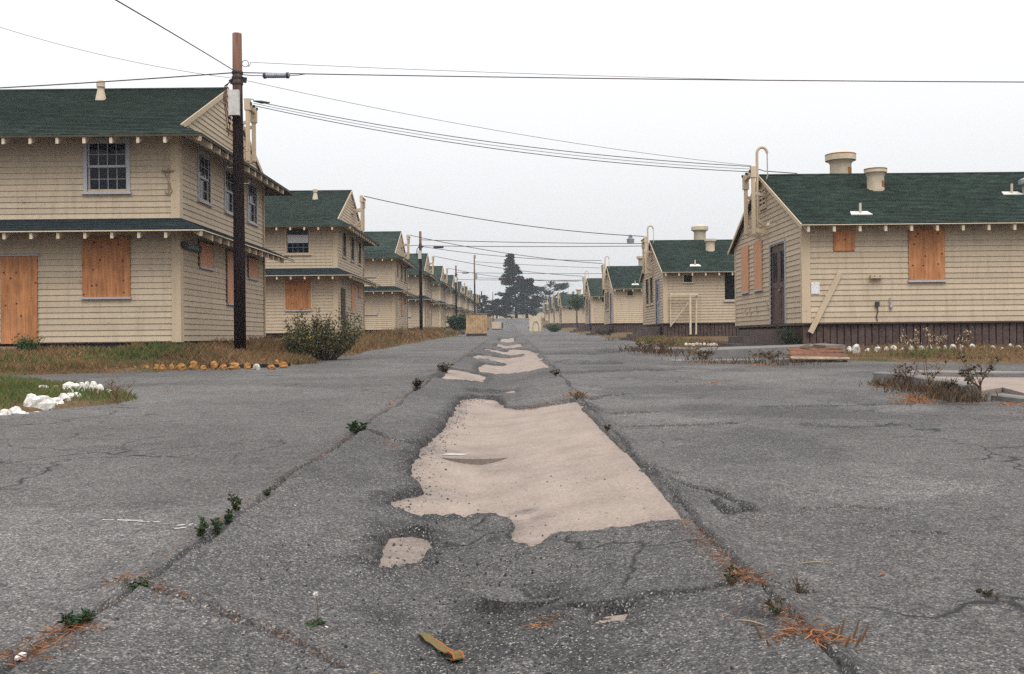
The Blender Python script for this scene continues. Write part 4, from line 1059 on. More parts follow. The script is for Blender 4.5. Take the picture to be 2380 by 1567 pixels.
for k, x in enumerate((-0.55, -0.1, 0.30, 0.62)):
    mb = MB(); mb.bar((x, -0.05, 0.045), (x+rnd.uniform(-0.05,0.05), 0.85, 0.16), 0.06, 0.09); mb.build('bearer', M['fence'], pile)
for (a, b) in (((-0.25,0.75,0.36),(-0.05,0.6,0.43)), ((0.1,0.8,0.42),(0.4,0.78,0.44)), ((-0.1,0.85,0.40),(0.62,0.88,0.37))):
    mb = MB(); mb.bar(a, b, 0.10, 0.025); mb.build('splinter_board', M['fence'], pile)
H2 = HUTS[1]
fr = tag(empty('timber_frame', (H2.side*H2.Xw, H2.Y0, H2.zb)), 'pale timber frame with a diagonal brace against the second hut wall', 'frame')
for nm, a, b, w in (('post', (1.30,-0.45,-0.62), (1.30,-0.45,1.50), 0.10), ('post', (1.62,-0.30,-0.62), (1.66,-0.30,1.50), 0.08), ('beam', (0.25,-0.47,1.50), (1.72,-0.42,1.48), 0.12),
                    ('brace', (0.30,-0.12,-0.2), (1.22,-0.40,1.05), 0.05), ('post', (0.32,-0.12,-0.1), (0.32,-0.12,1.44), 0.07)):
    mb = MB(); mb.bar(a, b, w); mb.build(nm, M['vent'], fr)

# ------------------------------------------------------------------ sign and notice
sg = tag(empty('street_sign', (-8.36, 25.2, 3.42)), 'small dark arrow-shaped street sign high on the nearest barracks corner', 'sign')
mb = MB(); y0, y1 = -0.02, 1.42
mb.add([(0.06,y0-0.1,0),(0.06,y0+0.06,0.09),(0.06,y1,0.09),(0.06,y1,-0.09),(0.06,y0+0.06,-0.09),(0.085,y0-0.1,0),(0.085,y0+0.06,0.09),(0.085,y1,0.09),(0.085,y1,-0.09),(0.085,y0+0.06,-0.09)],
       [(5,6,7,8,9),(4,3,2,1,0),(0,1,6,5),(1,2,7,6),(2,3,8,7),(3,4,9,8),(4,0,5,9)])
mb.build('plate', M['sign'], sg)
fc = bpy.data.curves.new('lettering', 'FONT'); fc.body = 'TORES.NO'; fc.size = 0.19; fc.extrude = 0.002; fc.align_x = 'CENTER'; fc.align_y = 'CENTER'
tmp = bpy.data.objects.new('lettering_curve', fc); col.objects.link(tmp)
lme = bpy.data.meshes.new_from_object(tmp.evaluated_get(bpy.context.evaluated_depsgraph_get())); bpy.data.objects.remove(tmp)
lme.materials.clear(); lme.materials.append(M['letters']); lo = link('lettering', lme, sg)
lo.location = (0.089, 0.72, 0.0); lo.rotation_euler = (math.pi/2, 0, math.pi/2)
mb = MB(); mb.bar((0.0,0.5,0), (0.06,0.5,0), 0.04); mb.build('bracket', M['darkmetal'], sg); mb = MB(); mb.bar((0.0,1.1,0), (0.06,1.1,0), 0.04); mb.build('bracket', M['darkmetal'], sg)
mb = MB(); mb.box(-0.115, 0.115, -0.006, 0.0, -0.16, 0.16)
nt = tag(mb.build('paper_notice', M['paper'], loc=(8.05+0.33, 27.5-0.047, 1.32+0.95)), 'white printed paper notice by the corner of the nearest hut', 'notice')

# ------------------------------------------------------------------ poles and wires
POLES = []
def pole(px, py, Y, top_z, r0, r1, label, box=True, arm=False):
    p = at(px, py, Y); x, zb = p.x, p.z
    h = top_z-zb
    root = tag(empty('utility_pole', (x, Y, zb)), label, 'utility pole', 'wooden utility poles along the left side')
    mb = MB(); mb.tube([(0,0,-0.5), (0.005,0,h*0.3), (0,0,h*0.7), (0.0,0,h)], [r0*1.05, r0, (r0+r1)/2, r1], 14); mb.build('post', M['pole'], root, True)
    zw = h-1.05*h/8.6
    if box:
        mb = MB(); s_ = 1.0
        mb.box(-0.17, 0.10, -r0-0.12, -r0+0.0, h-2.17, h-1.52); mb.build('panel', M['flash'], root)
        for k, dz in enumerate((-1.02, -1.15, -1.30)):
            mb = MB(); mb.lathe([(r1*1.22,-0.03),(r1*1.26,0.0),(r1*1.22,0.03)], (0,0,h+dz), 14); mb.build('band', M['darkmetal'], root)
        mb = MB(); mb.bar((r1,0,h-1.20), (r1+0.12,-0.02,h-1.22), 0.05, 0.14); mb.build('bracket', M['darkmetal'], root); mb = MB(); mb.bar((-r1-0.05,-0.05,h-1.2), (-r1,-0.02,h-1.3), 0.06, 0.1); mb.build('bracket', M['darkmetal'], root)
        mb = MB()
        for k in range(3):
            o = 0.03*k
            mb.tube([(-r1-0.02,-0.1,h-1.2-o), (-r1-0.12-o,-0.12,h-1.38), (-r1-0.15-o,-0.14,h-1.7), (-r1-0.02-o,-0.15,h-2.3-0.2*k)], 0.012, 5)
        mb.build('riser_cable', M['wire'], root)
    if arm:
        mb = MB(); mb.tube([(0,0,h-0.9), (0.3,0,h-0.7), (1.3,0.0,h-0.75)], 0.03, 6); mb.build('lamp_arm', M['metal'], root)
        mb = MB(); mb.box(1.2, 1.75, -0.12, 0.12, h-0.86, h-0.72); mb.build('lamp_head', M['metal'], root)
    for k in range(6):
        mb = MB(); sd_ = 1 if k % 2 else -1; mb.tube([(sd_*r0*0.8,0,h*0.38+k*0.42), (sd_*(r0+0.13),0,h*0.38+k*0.42), (sd_*(r0+0.13),0,h*0.38+k*0.42+0.05)], 0.010, 5)
        if box and Y < 40 and k in (3, 4, 5): mb.build('climbing_step', M['metal'], root)
    POLES.append((x, Y, zb, top_z)); return root
pole(558, 822, 25.9, 8.96, 0.148, 0.118, 'large dark wooden utility pole before the nearest barracks, white panel near its top')
pole(979, 779, 78, 1+0.107*78, 0.13, 0.10, 'second utility pole from the camera, thin and dark, right of the third barracks')
pole(1061, 769, 126, 1+0.0725*126, 0.13, 0.10, 'third utility pole from the camera, standing left of the wooden crate')
pole(1104, 762, 150, 1+0.080*150, 0.13, 0.10, 'tall thin far pole with a transformer, behind the wooden crate', box=False)
tr = POLES[-1]
tp = [o for o in bpy.data.objects if o.name.startswith('utility_pole')][-1]
mb = MB(); mb.lathe([(0.16,0),(0.2,0.05),(0.2,0.75),(0.12,0.85)], (0.22, 0, tr[3]-tr[2]-3.2), 10); mb.build('transformer', M['metal'], tp)
mb = MB(); mb.lathe([(0.1,0),(0.18,0.1),(0.16,0.5),(0.05,0.6)], (0.05, 0, tr[3]-tr[2]-0.1), 10); mb.build('siren', M['metal'], tp)
pole(1120, 760, 190, 1+0.0465*190, 0.13, 0.11, 'short far utility pole with a pale box, right of the transformer pole')
pole(1146, 757, 240, 1+0.045*240, 0.12, 0.09, 'thinnest far pole among the dark trees left of the big cypress', box=False)

def cable(name, a, b, sag, r, label, n=24, mat='wire', group='overhead wires'):
    a, b = Vector(a), Vector(b); pts = []
    for k in range(n+1):
        t = k/n; p = a.lerp(b, t); p.z -= 4*sag*t*(1-t); pts.append(p)
    mb = MB(); mb.tube(pts, r, 5)
    return tag(mb.build(name, M[mat]), label, 'wire', group)
p1 = POLES[0]; P1x, P1y = p1[0], p1[1]
wz = at(550, 172, P1y).z
cable('overhead_cable', (P1x-0.1, P1y-0.12, wz), at(-420, 224, 27.5), 0.05, 0.016, 'thick dark cable running from the large pole to the left edge')
thickR = at(2800, 192, 26.3)
cable('overhead_cable', (P1x+0.1, P1y-0.12, wz), thickR, 0.06, 0.014, 'thick dark cable running right from the large pole across the sky', n=40)
cable('thin_wire', at(583, 145, P1y), (lambda t: (Vector((P1x+0.1, P1y-0.12, wz)).lerp(thickR, t)+Vector((0,0,-4*0.06*t*(1-t)))))(0.56), 0.05, 0.0065, 'thin wire from the loop beside the pole, just above the thick cable', n=40)
cable('thin_wire', at(65, -118, 12), at(545, 165, P1y-0.1), -0.02, 0.012, 'wire slanting down from the top left edge to the large pole')
cable('thin_wire', at(-300, -45, 25), at(540, 182, P1y-0.1), 0.33, 0.006, 'thin sagging wire from the left edge to the large pole')
mb = MB(); c = at(570, 148, P1y-0.1)
mb.tube([c+Vector((0.085*math.cos(t), 0, 0.085*math.sin(t))) for t in np.linspace(math.pi, -math.pi*0.9, 20)], 0.009, 5)
e1 = at(583, 145, P1y); mb.tube([c+Vector((0.085,0,-0.02)), e1+Vector((-0.07,0,-0.11)), e1+Vector((-0.04,0,-0.1)), e1], 0.007, 5)
tag(mb.build('wire_loop', M['wire']), 'small coiled wire loop at the right of the large pole', 'wire loop')
# ribbed splice case slung under the cable
a, b = at(611, 176, P1y-0.15), at(673, 175, P1y-0.15)
case = empty('splice_case', tuple(a)); tag(case, 'grey ribbed splice case slung under the cable right of the pole', 'splice case')
L_ = b.x-a.x; prof = []
for k in range(25):
    prof.append((L_*k/24, 0.062+(0.010 if k % 2 else 0.0) if 0 < k < 24 else 0.05))
mb = MB(); mb.tube([(x, 0, 0) for x, r in prof], [r for x, r in prof], 12); mb.build('body', M['metal'], case)
for x in (0.05, L_-0.05):
    mb = MB(); mb.tube([(x-0.03,0,0),(x+0.03,0,0)], 0.082, 12); mb.build('clamp', M['darkmetal'], case)
for (u, v) in (((0,0,0), (-0.55,0.05,0.045)), ((L_,0,0), (L_+0.45,0.05,0.05))):
    mb = MB(); mb.tube([u, ((u[0]+v[0])/2, 0.02, 0.01), v], 0.011, 5); mb.build('lead', M['wire'], case)
# service drops from barracks to hut
def mtopL(i): return Vector((-LX+0.6, LY[i]+5.1, 0.98+SLOPE*(LY[i]-25.2)+7.28))
def mtopR(i): return Vector((RX-0.55, RY[i]+3.67, 1.32+SLOPE*(RY[i]-27.5)+4.95))
for k in range(3):
    o = Vector((0, 0, -0.07*k))
    cable('service_drop', mtopL(0)+o, mtopR(0)+o*1.2, 0.30+0.02*k, 0.012 if k != 1 else 0.008, ['upper', 'middle', 'lower'][k]+' strand of the drop wires joining nearest barracks and nearest hut', n=40)
mb = MB(); q = mtopL(0); mb.tube([q, q+Vector((0.25,0,-0.04)), q+Vector((0.5,0,-0.06))], [0.02, 0.05, 0.02], 6); mb.tube([q+Vector((-0.3,0,0.06)), q+Vector((0,0,0.05)), q], 0.012, 5)
tag(mb.build('cable_splice', M['darkmetal']), 'dark cable splice at the left end of the drop wires', 'splice')
cable('thin_wire', at(575, 188, P1y), mtopR(0)+Vector((0.05,0,0.02)), 0.22, 0.0065, 'thin wire from large pole slanting to the nearest hut mast', n=40)
mb = MB(); q = mtopR(0); mb.tube([q, q+Vector((0.5,0.2,-0.12)), q+Vector((1.6,0.43,-0.165))], 0.014, 5); tag(mb.build('service_tail', M['wire']), 'short cable tail lying on the nearest hut ridge end', 'wire')
cable('service_drop', mtopL(1), mtopR(1), 0.35, 0.022, 'single drop wire joining the second barracks and second hut')
cable('service_drop', mtopL(2), mtopR(2), 0.3, 0.024, 'drop wire joining the third barracks and third hut')
cable('service_drop', mtopL(3), mtopR(3), 0.3, 0.026, 'drop wire joining the fourth barracks and fourth hut')
cable('service_drop', mtopL(4), (8.5, LY[4]+8, mtopL(4).z-1.6), 0.5, 0.026, 'far drop wire from the fifth barracks across the street')
p2 = POLES[1]
cable('overhead_cable', (p2[0], p2[1], 1+0.0985*p2[1]), (26, p2[1]+1, 1+0.0985*p2[1]-0.3), 0.25, 0.026, 'upper cable running right from the second pole')
cable('overhead_cable', (p2[0], p2[1], 1+0.0925*p2[1]), (26, p2[1]+1, 1+0.094*p2[1]), 0.2, 0.026, 'middle cable running right from the second pole')
cable('overhead_cable', (p2[0], p2[1], 1+0.092*p2[1]), (7.6, 84, 1+0.076*84), 0.3, 0.022, 'lower wire slanting right from the second pole')
cable('overhead_cable', (p2[0], p2[1], 1+0.093*p2[1]), (-26, p2[1]+1, 1+0.098*p2[1]), 0.2, 0.024, 'cable running left from the second pole')
p3 = POLES[2]
for k in range(2):
    cable('overhead_cable', (p3[0], p3[1], 1+0.0655*p3[1]-0.9*k), (30, p3[1]+2, 1+0.066*p3[1]-0.7*k), 0.3, 0.028, ['upper', 'lower'][k]+' cable crossing right from the third pole')
p4 = POLES[3]
cable('overhead_cable', (p4[0], p4[1], 1+0.076*p4[1]), (40, p4[1]+4, 1+0.066*p4[1]), 0.4, 0.03, 'far cable running right from the transformer pole')
cable('overhead_cable', (p4[0], p4[1], 1+0.06*p4[1]), (40, p4[1]+4, 1+0.056*p4[1]), 0.4, 0.03, 'lowest far cable running right from the transformer pole')
for (Y, z, label) in ((78-0.3, 1+0.0905*78, 'grey splice case on the cable at the second pole'), (126, 1+0.0648*126, 'tiny splice case on the cable at the third pole')):
    x0 = (1010-1190)/2314*78 if Y < 100 else (1076-1190)/2314*126
    mb = MB(); mb.tube([(x0, Y, z), (x0+0.05, Y, z), (x0+0.75, Y, z), (x0+0.8, Y, z)], [0.05, 0.085, 0.085, 0.05], 10); tag(mb.build('splice_case', M['darkmetal']), label, 'splice case')
# street lamp hung by the second hut's mast
q = mtopR(1); mb = MB(); mb.lathe([(0.19,-0.30),(0.22,-0.04),(0.12,0.0),(0.10,0.16),(0.03,0.22)], tuple(q+Vector((-0.75, 0, -0.1))), 10)
tag(mb.build('hanging_lamp', M['metal']), 'grey hanging street lamp on the wire beside the second hut', 'lamp')

# ------------------------------------------------------------------ crate, far boxes, block
cx0, cy0 = -2.85, 80.8; cz = float(grade(cy0))
cr = tag(empty('wooden_crate', (cx0, cy0, cz)), 'tall tan wooden crate standing in the street by the left row', 'crate')
mb = MB(); mb.box(-0.80, 0.80, -0.62, 0.62, 0.20, 1.72); mb.build('body', M['cratewood'], cr)
for k in range(9):
    mb = MB(); x = -0.84+0.188*k; mb.box(x+0.004, x+0.180, -0.66, -0.624, 0.19+rnd.uniform(-0.01,0.01), 1.74); mb.build('board', M['cratewood'], cr)
for k in range(7):
    mb = MB(); y = -0.66+0.19*k; mb.box(0.802, 0.838, y+0.004, y+0.182, 0.19, 1.74); mb.build('board', M['cratewood'], cr)
mb = MB(); mb.box(-0.88, 0.88, -0.70, 0.70, 1.742, 1.80); mb.build('lid', M['fence'], cr)
mb = MB(); mb.box(-0.82, 0.80, -0.64, 0.64, -0.03, 0.185); mb.build('base', M['found'], cr)
mb = MB(); mb.lathe([(0.0,0),(0.12,0.0),(0.12,0.1),(0.0,0.1)], (0.88, -0.3, 0.5), 8); mb.build('fitting', M['darkmetal'], cr)
kx, ky = 2.9, 121; kz = float(grade(ky))
kb = tag(empty('cream_kiosk', (kx, ky, kz)), 'cream painted box with an arch shape on its front, right street edge', 'box')
mb = MB(); mb.box(-0.80, 0.80, -0.6, 0.6, -0.02, 1.78); mb.build('body', M['vent'], kb)
for t in range(9):
    a0, a1 = math.pi*t/9, math.pi*(t+1)/9
    mb = MB(); mb.bar((0.35*math.cos(a0), -0.62, 0.62+0.55*math.sin(a0)), (0.35*math.cos(a1), -0.62, 0.62+0.55*math.sin(a1)), 0.05, 0.06); mb.build('arch_piece', M['fence'], kb)
for x in (-0.35, 0.35):
    mb = MB(); mb.bar((x, -0.62, 0.05), (x, -0.62, 0.62), 0.05, 0.06); mb.build('arch_leg', M['fence'], kb)
for x in (-0.84, 0.84):
    mb = MB(); mb.bar((x, -0.2, 0.3), (x, -0.2, 0.6), 0.08, 0.08); mb.build('lug', M['darkmetal'], kb)
mb = MB(); mb.bar((0.72,-0.63,0.02), (0.72,-0.63,1.78), 0.08, 0.05); mb.build('edge_post', M['fence'], kb)
fx, fy = -2.35, 158; fz = float(grade(fy))
tb = tag(empty('cream_bin', (fx, fy, fz)), 'small cream bin far down the street by the dark trees', 'bin')
mb = MB(); mb.hexa([(-0.75,-0.6,0.15),(0.6,-0.6,0.15),(0.6,0.6,0.15),(-0.75,0.6,0.15),(-0.85,-0.7,1.25),(0.7,-0.7,1.25),(0.7,0.7,1.25),(-0.85,0.7,1.25)]); mb.build('body', M['vent'], tb)
mb = MB(); mb.box(-0.7, 0.9, -0.55, 0.55, -0.05, 0.145); mb.build('base', M['darkmetal'], tb)
mb = MB(); mb.box(0.72, 0.95, -0.5, 0.5, 0.25, 1.1); mb.build('side_frame', M['darkmetal'], tb)
bx, by = G(1068, 778); mb = MB(); mb.tube([(bx-0.5, by, float(grade(by))+0.12), (bx-0.44, by, float(grade(by))+0.12), (bx+0.42, by+0.1, float(grade(by))+0.12), (bx+0.48, by+0.1, float(grade(by))+0.12)], [0.09, 0.15, 0.15, 0.1], 9)
tag(mb.build('dark_log', M['found']), 'dark log lying beside the wooden crate', 'log')
# pale buildings glimpsed at the end of the street
for k, (px, Y, w, h) in enumerate(((1262, 285, 9, 2.4), (1175, 300, 14, 2.2))):
    x = (px-1190)/2314*Y; z = float(grade(262))
    b = tag(empty('far_shed', (x, Y, z)), ['low pale shed behind the kiosk at the street end', 'low pale shed behind the far trees at the street end'][k], 'building')
    mb = MB(); mb.box(-w/2, w/2, 0, 6, -0.5, h); mb.build('wall', M['vent'], b)
    mb = MB(); mb.hexa([(-w/2-0.3,-0.3,h),(w/2+0.3,-0.3,h),(w/2+0.3,6.3,h),(-w/2-0.3,6.3,h),(-w/2-0.3,2.8,h+1.0),(w/2+0.3,2.8,h+1.0),(w/2+0.3,3.2,h+1.0),(-w/2-0.3,3.2,h+1.0)]); mb.build('roof', M['shingle'], b)

# ------------------------------------------------------------------ painted stones
def stone_mesh(name, seed, mat, sq=1.0):
    mb = MB(); nr, ns = 5, 10; rr = random.Random(seed)
    amp = [[1+rr.uniform(-0.3, 0.22) for _ in range(ns)] for _ in range(nr+1)]
    prof = []
    for j in range(nr+1):
        t = j/nr; ph = -0.35+t*(math.pi/2+0.35)
        for k in range(ns):
            a = 2*math.pi*k/ns; r = math.cos(ph)**0.8 if j < nr else 0.05
            r *= amp[j][k]; mb.v.append((r*math.cos(a), r*math.sin(a)*0.8, max(-0.3, math.sin(ph))*sq*(1+0.1*(amp[j][k]-1))))
    for j in range(nr):
        for k in range(ns): a = j*ns+k; b = j*ns+(k+1) % ns; mb.f.append((a, b, b+ns, a+ns))
    mb.f.append(tuple(nr*ns+k for k in range(ns)))
    me = bpy.data.meshes.new(name); me.from_pydata(mb.v, [], mb.f); me.materials.append(mat)
    me.update(); return me
SY = [stone_mesh('painted_stone', 10+k, M['yellowrock'], 1.0) for k in range(4)]
SW = [stone_mesh('painted_stone', 30+k, M['whiterock'], 1.0) for k in range(5)]
SO = [stone_mesh('painted_stone', 50+k, M['oldwhite'], 1.0) for k in range(4)]
def put_stone(me, x, y, z, rx, rz, label, cat, group):
    o = link('painted_stone', me); o.location = (x, y, z); o.scale = (rx, rx*0.9, rz); o.rotation_euler = (0, 0, rnd.uniform(-0.5, 0.5))
    return tag(o, label, cat, group)
z2 = lambda x, y: ((0+x/2.611)*S, (560+y/2.611)*S)
yl = [(1990,1105,28,24),(1945,1100,16,30),(1905,1115,26,18),(1800,1118,22,22),(1735,1115,20,26),(1645,1115,42,26),(1565,1117,22,22),(1497,1112,26,32),(1422,1122,18,20),(1355,1112,32,32),(1265,1118,30,26),
      (1195,1120,17,22),(1130,1122,18,22),(1090,1120,15,22),(1015,1118,30,24),(935,1118,16,16),(870,1118,15,18),(805,1122,14,16),(715,1125,24,16)]
for k, (x, y, w, h) in enumerate(yl):
    px, py = z2(x, y+22)
    gx_, gy_ = G(px, py, 0.06); sc = gy_/2314/(2.611*1.1639)
    m = SO[1] if k == 3 else SY[k % 4]
    z = left_yard_z(np.array([gx_]), np.array([gy_]))[0][0] -0.05 if k > 13 else float(grade(gy_))+0.05
    put_stone(m, gx_, gy_+0.16, z, max(0.06, w*sc*1.15), max(0.06, h*sc*1.55), ('grey-white stone among the yellow stones on the black kerb' if k == 3 else
              'yellow painted stone, %s from the right in the row below the large pole' % ORD[k]), 'stone', 'yellow stones edging the left yard')
for k, (x, y, w, h) in enumerate(((95,1095,14,14),(120,1097,12,14),(15,1125,26,22))):
    px, py = z2(x, y+15); gx_, gy_ = G(px, py, 0.08); sc = gy_/2314/(2.611*1.1639)
    put_stone(SY[k], gx_, gy_, float(grade(gy_))+0.08, max(0.06, w*sc), max(0.07, h*sc*1.7), ['left', 'right'][k]+' of the two yellow stones by the boarded door steps' if k < 2 else 'large yellow stone at the left edge of the yard', 'stone', 'yellow stones edging the left yard')
z6i = lambda x, y: ((0+x/5.667)*S, (980+y/5.667)*S)
wl_ = [(65,710,85,150),(235,690,75,140),(340,690,75,135),(490,640,85,180),(640,640,120,165),(610,640,85,85),(770,610,75,100),(870,590,70,85),(975,560,65,100),(1080,530,60,60),(1170,520,55,60),
       (1060,470,85,140),(1170,470,70,125),(1260,470,50,140),(1335,460,40,145),(1430,450,60,145),(1530,440,60,110),(660,420,70,60),(855,430,45,65),(1665,440,40,40),(150,735,60,110),(410,690,60,120),(570,668,60,110),(715,640,60,85)]
for k, (x, y, w, h) in enumerate(wl_):
    px, py = z6i(x, y); gx_, gy_ = G(px, py, 0.08); sc = gy_/2314/(5.667*1.1639)
    z = isle_z(gx_, gy_)[0]
    lab = 'white painted boulder, %s from the left along the front of the island' % ORD[k] if k < 11 else 'white painted boulder, %s from the left along the back of the island' % ORD[k-11] if k < 17 else \
          ['dull white stone half hidden behind island grass, left of two', 'dull white stone half hidden behind island grass, right of two', 'small white stone at the right tip of the island', 'white boulder wedged between the two leftmost front boulders', 'white boulder below the tallest front boulder, toward the left', 'white boulder just right of the tallest front boulder', 'low white boulder in the middle of the front row'][k-17]
    put_stone(SW[k % 5] if k not in (17, 18) else SO[0], gx_, gy_, z-0.015, w*sc*(1.55 if k < 11 else 1.4), max(0.07, h*sc*1.25), lab, 'stone', 'white boulders on the left grass island')
z8 = lambda x, y: ((2070+x/3.4)*S, (860+y/3.4)*S)
wr = [(775,350,26,45),(840,355,40,78),(945,352,28,34),(1040,352,40,44),(1115,350,24,36),(1180,350,34,44),(1270,352,26,30),(1345,350,28,40),(1437,348,26,40),(1512,346,26,46),(1590,348,30,36),(1655,348,20,40),(1727,348,30,48),
      (1815,350,32,40),(1902,342,38,50),(2010,342,38,32),(2090,345,30,38),(2185,350,28,26),(2255,334,26,46),(2330,336,34,34)]
for k, (x, y, w, h) in enumerate(wr):
    px, py = z8(x, y+6); gx_, gy_ = G(px, py, 0.05); sc = gy_/2314/(3.4*1.1639)
    z = float(right_yard_z(np.array([gx_]), np.array([gy_]))[0][0])
    put_stone(SO[k % 4] if k % 5 else SW[k % 5], gx_, gy_, max(z, float(grade(gy_))+0.02)-0.02, w*sc, h*sc*1.15, 'worn white stone, %s from the wood pile along the right yard edge' % ORD[k], 'stone', 'white stones edging the right yard')
for k in range(11):
    px = 1596+k*8.2+rnd.uniform(-2,2); gx_, gy_ = G(px, 801+rnd.uniform(-1,1), 0.2)
    put_stone(SW[k % 5], gx_, gy_, float(grade(gy_))+0.18, rnd.uniform(0.05,0.09), rnd.uniform(0.05,0.10), 'tiny white stone, %s from the left in the row before the second hut' % ORD[k], 'stone', 'tiny white stones before the second hut')

# ------------------------------------------------------------------ grass
def grass_field(name, label, mat, spots, kind='stuff'):
    mb = MB()
    for (x, y, z, h, w) in spots: mb.blade(x, y, z, h, w, h*rnd.uniform(0.15, 0.75), rnd.uniform(0, 6.28))
    o = mb.build(name, M[mat]); tag(o, label, 'grass', kind='stuff'); return o
sp = []; sg_ = []
nr = np.random.default_rng(4)
def field(n, x0, x1, y0, y1, fz, dmin, dens, hr, green, wd=1.0):
    x = nr.uniform(x0, x1, n); y = nr.uniform(y0, y1, n)
    z, d = fz(x, y); nz = fbm(x*0.7, y*0.7, 88); fine = vnoise(x*3.1, y*3.1, 44)
    ok = ~(((x < -8.35) & (y > 25.25)) | ((x > 8.0) & (y > 27.55))) & (d > dmin) & (nr.random(n) < dens+nz+0.5*fine)
    g = vnoise(x*0.45+9, y*0.45, 19)+0.6*vnoise(x*1.7, y*1.7, 29)+green(x, y)
    h = nr.uniform(*hr, n)*(0.65+0.9*np.clip(nz+0.3, 0, 2))*np.clip(0.6+d*0.8, 0.6, 1)
    gr = nr.random(n)*0.6 < g
    for i in np.nonzero(ok)[0]: (sg_ if gr[i] else sp).append((x[i], y[i], z[i]-0.02, h[i], (0.007+0.0003*y[i])*wd))
lg = lambda x, y: np.where(y < 25.2, 0.14, -0.10)
field(100000, -18, -4.9, 20.0, 27.5, left_yard_z, -0.10, 0.80, (0.06, 0.25), lg)
field(14000, -8.4, -4.9, 27.5, 48, left_yard_z, 0.0, 0.7, (0.12, 0.34), lambda x, y: -0.15+0*x)
field(8000, -8.4, -4.0, 48, 95, left_yard_z, 0.0, 0.8, (0.18, 0.42), lambda x, y: -0.15+0*x, 1.6)
field(34000, 7.0, 17, 20.9, 27.6, right_yard_z, 0.10, 0.7, (0.05, 0.16), lambda x, y: -0.12+0*x)
field(9000, 5.0, 8.1, 27.5, 56, right_yard_z, 0.0, 0.6, (0.08, 0.22), lambda x, y: 0.05+0*x)
tg = []
def cluster(px, py, n, sx, sy, h, dz=0.0):
    x0, y0 = G(px, py, dz)
    for _ in range(int(n*0.55)):
        x = x0+rnd.gauss(0, sx*1.1); y = y0+rnd.gauss(0, sy)
        tg.append((x, y, float(grade(y))+dz-0.03, rnd.uniform(0.3, 1.0)*h*0.72, 0.009+0.0003*y0))
for q in ((1490,815,260,0.35,0.5,0.38),(1540,820,260,0.35,0.4,0.34),(1580,826,120,0.3,0.3,0.22),(1630,836,160,0.3,0.2,0.20),(1700,842,160,0.5,0.15,0.16),(1770,842,260,0.45,0.15,0.26),(1835,846,160,0.3,0.15,0.18),
          (2065,892,260,0.14,0.12,0.22),(2130,905,360,0.18,0.14,0.24),(2200,922,420,0.16,0.12,0.26),(2245,928,260,0.12,0.1,0.2),(1440,790,60,0.4,0.8,0.3),(1385,778,60,0.4,1.0,0.35),(860,802,120,0.5,0.6,0.3),(820,812,160,0.3,0.4,0.25),(660,845,220,0.3,0.2,0.2),(690,842,220,0.3,0.2,0.2)):
    cluster(*q, 0.05)
grass_field('weed_tangle', 'dark brown tangled weeds along kerbs and walk edges', 'tangle', tg)
grass_field('dry_grass', 'brown dry grass covering the yards beside the buildings', 'grass', sp)
grass_field('green_grass', 'patchy green grass among the dry grass of the yards', 'greengrass', sg_)
sp = []
x = nr.uniform(-11, -4.7, 42000); y = nr.uniform(10.2, 18, 42000)
d = -poly_sd(x, y, isl)+0.15*fbm(x*1.5, y*1.5, 2); nz = fbm(x*1.1, y*1.1, 5)
z = grade(y)-0.08+0.12*sstep(-0.12, 0.12, d)+0.05*sstep(0.1, 0.8, d)
rk = np.full(x.shape, 9.0)
for o in [o for o in bpy.data.objects if o.get('group') == 'white boulders on the left grass island']: rk = np.minimum(rk, np.hypot(x-o.location.x, (y-o.location.y+0.05)*0.8)/max(0.05, o.scale.x))
ok = (d > -0.04) & (nr.random(len(x)) < 0.75+nz) & (rk > 1.15)
hh = nr.uniform(0.03, 0.11, len(x))*(1+nz)
for i in np.nonzero(ok)[0]: sp.append((x[i], y[i], z[i]-0.01, hh[i], 0.008))
grass_field('island_grass', 'low green grass around the white boulders', 'greengrass', sp)

# dry grass and straw in the joints of the pavement
mb = MB()
def straw(px, py, n, spread, h, flat=0.6, sw=False, sx=1.0):
    gx_, gy_ = G(px, py, 0, sw)
    for _ in range(n):
        x = gx_+rnd.gauss(0, spread*sx); y = gy_+rnd.gauss(0, spread); z = surf(x, y)
        a = rnd.uniform(0, 6.28); l = rnd.uniform(0.5, 1.3)*h
        mb.blade(x, y, z-0.004, l*(1-flat)*rnd.uniform(0.3, 1), rnd.uniform(0.0016, 0.0032)*max(1, gy_/6), l*flat*1.4, a)
def straw_line(pts, n, spread, h, flat=0.6):
    for (a, b) in zip(pts[:-1], pts[1:]):
        for k in range(max(1, n)):
            t = rnd.random(); straw(a[0]+(b[0]-a[0])*t, a[1]+(b[1]-a[1])*t, 7, spread, h, flat)
straw_line([(1602,1228),(1650,1280),(1690,1325),(1740,1375),(1760,1385)], 90, 0.022, 0.030, 0.75)
straw_line([(50,1560),(120,1505),(180,1475)], 34, 0.045, 0.05); straw_line([(180,1475),(250,1420),(330,1375)], 8, 0.02, 0.03)
straw_line([(255,1362),(330,1375),(440,1395)], 20, 0.03, 0.04); straw_line([(520,1410),(560,1420),(640,1432)], 16, 0.018, 0.04, 0.8); straw_line([(640,1432),(700,1452),(790,1475)], 16, 0.018, 0.03, 0.8)
straw_line([(690,1105),(780,1045),(850,990)], 14, 0.03, 0.035); straw_line([(860,1020),(915,1032)], 12, 0.04, 0.05); straw_line([(900,945),(965,905),(1040,858),(1090,822)], 10, 0.05, 0.06)
straw_line([(330,1370),(470,1245),(560,1190),(620,1150),(690,1105),(780,1045),(850,990),(900,945),(965,905)], 16, 0.02, 0.03)
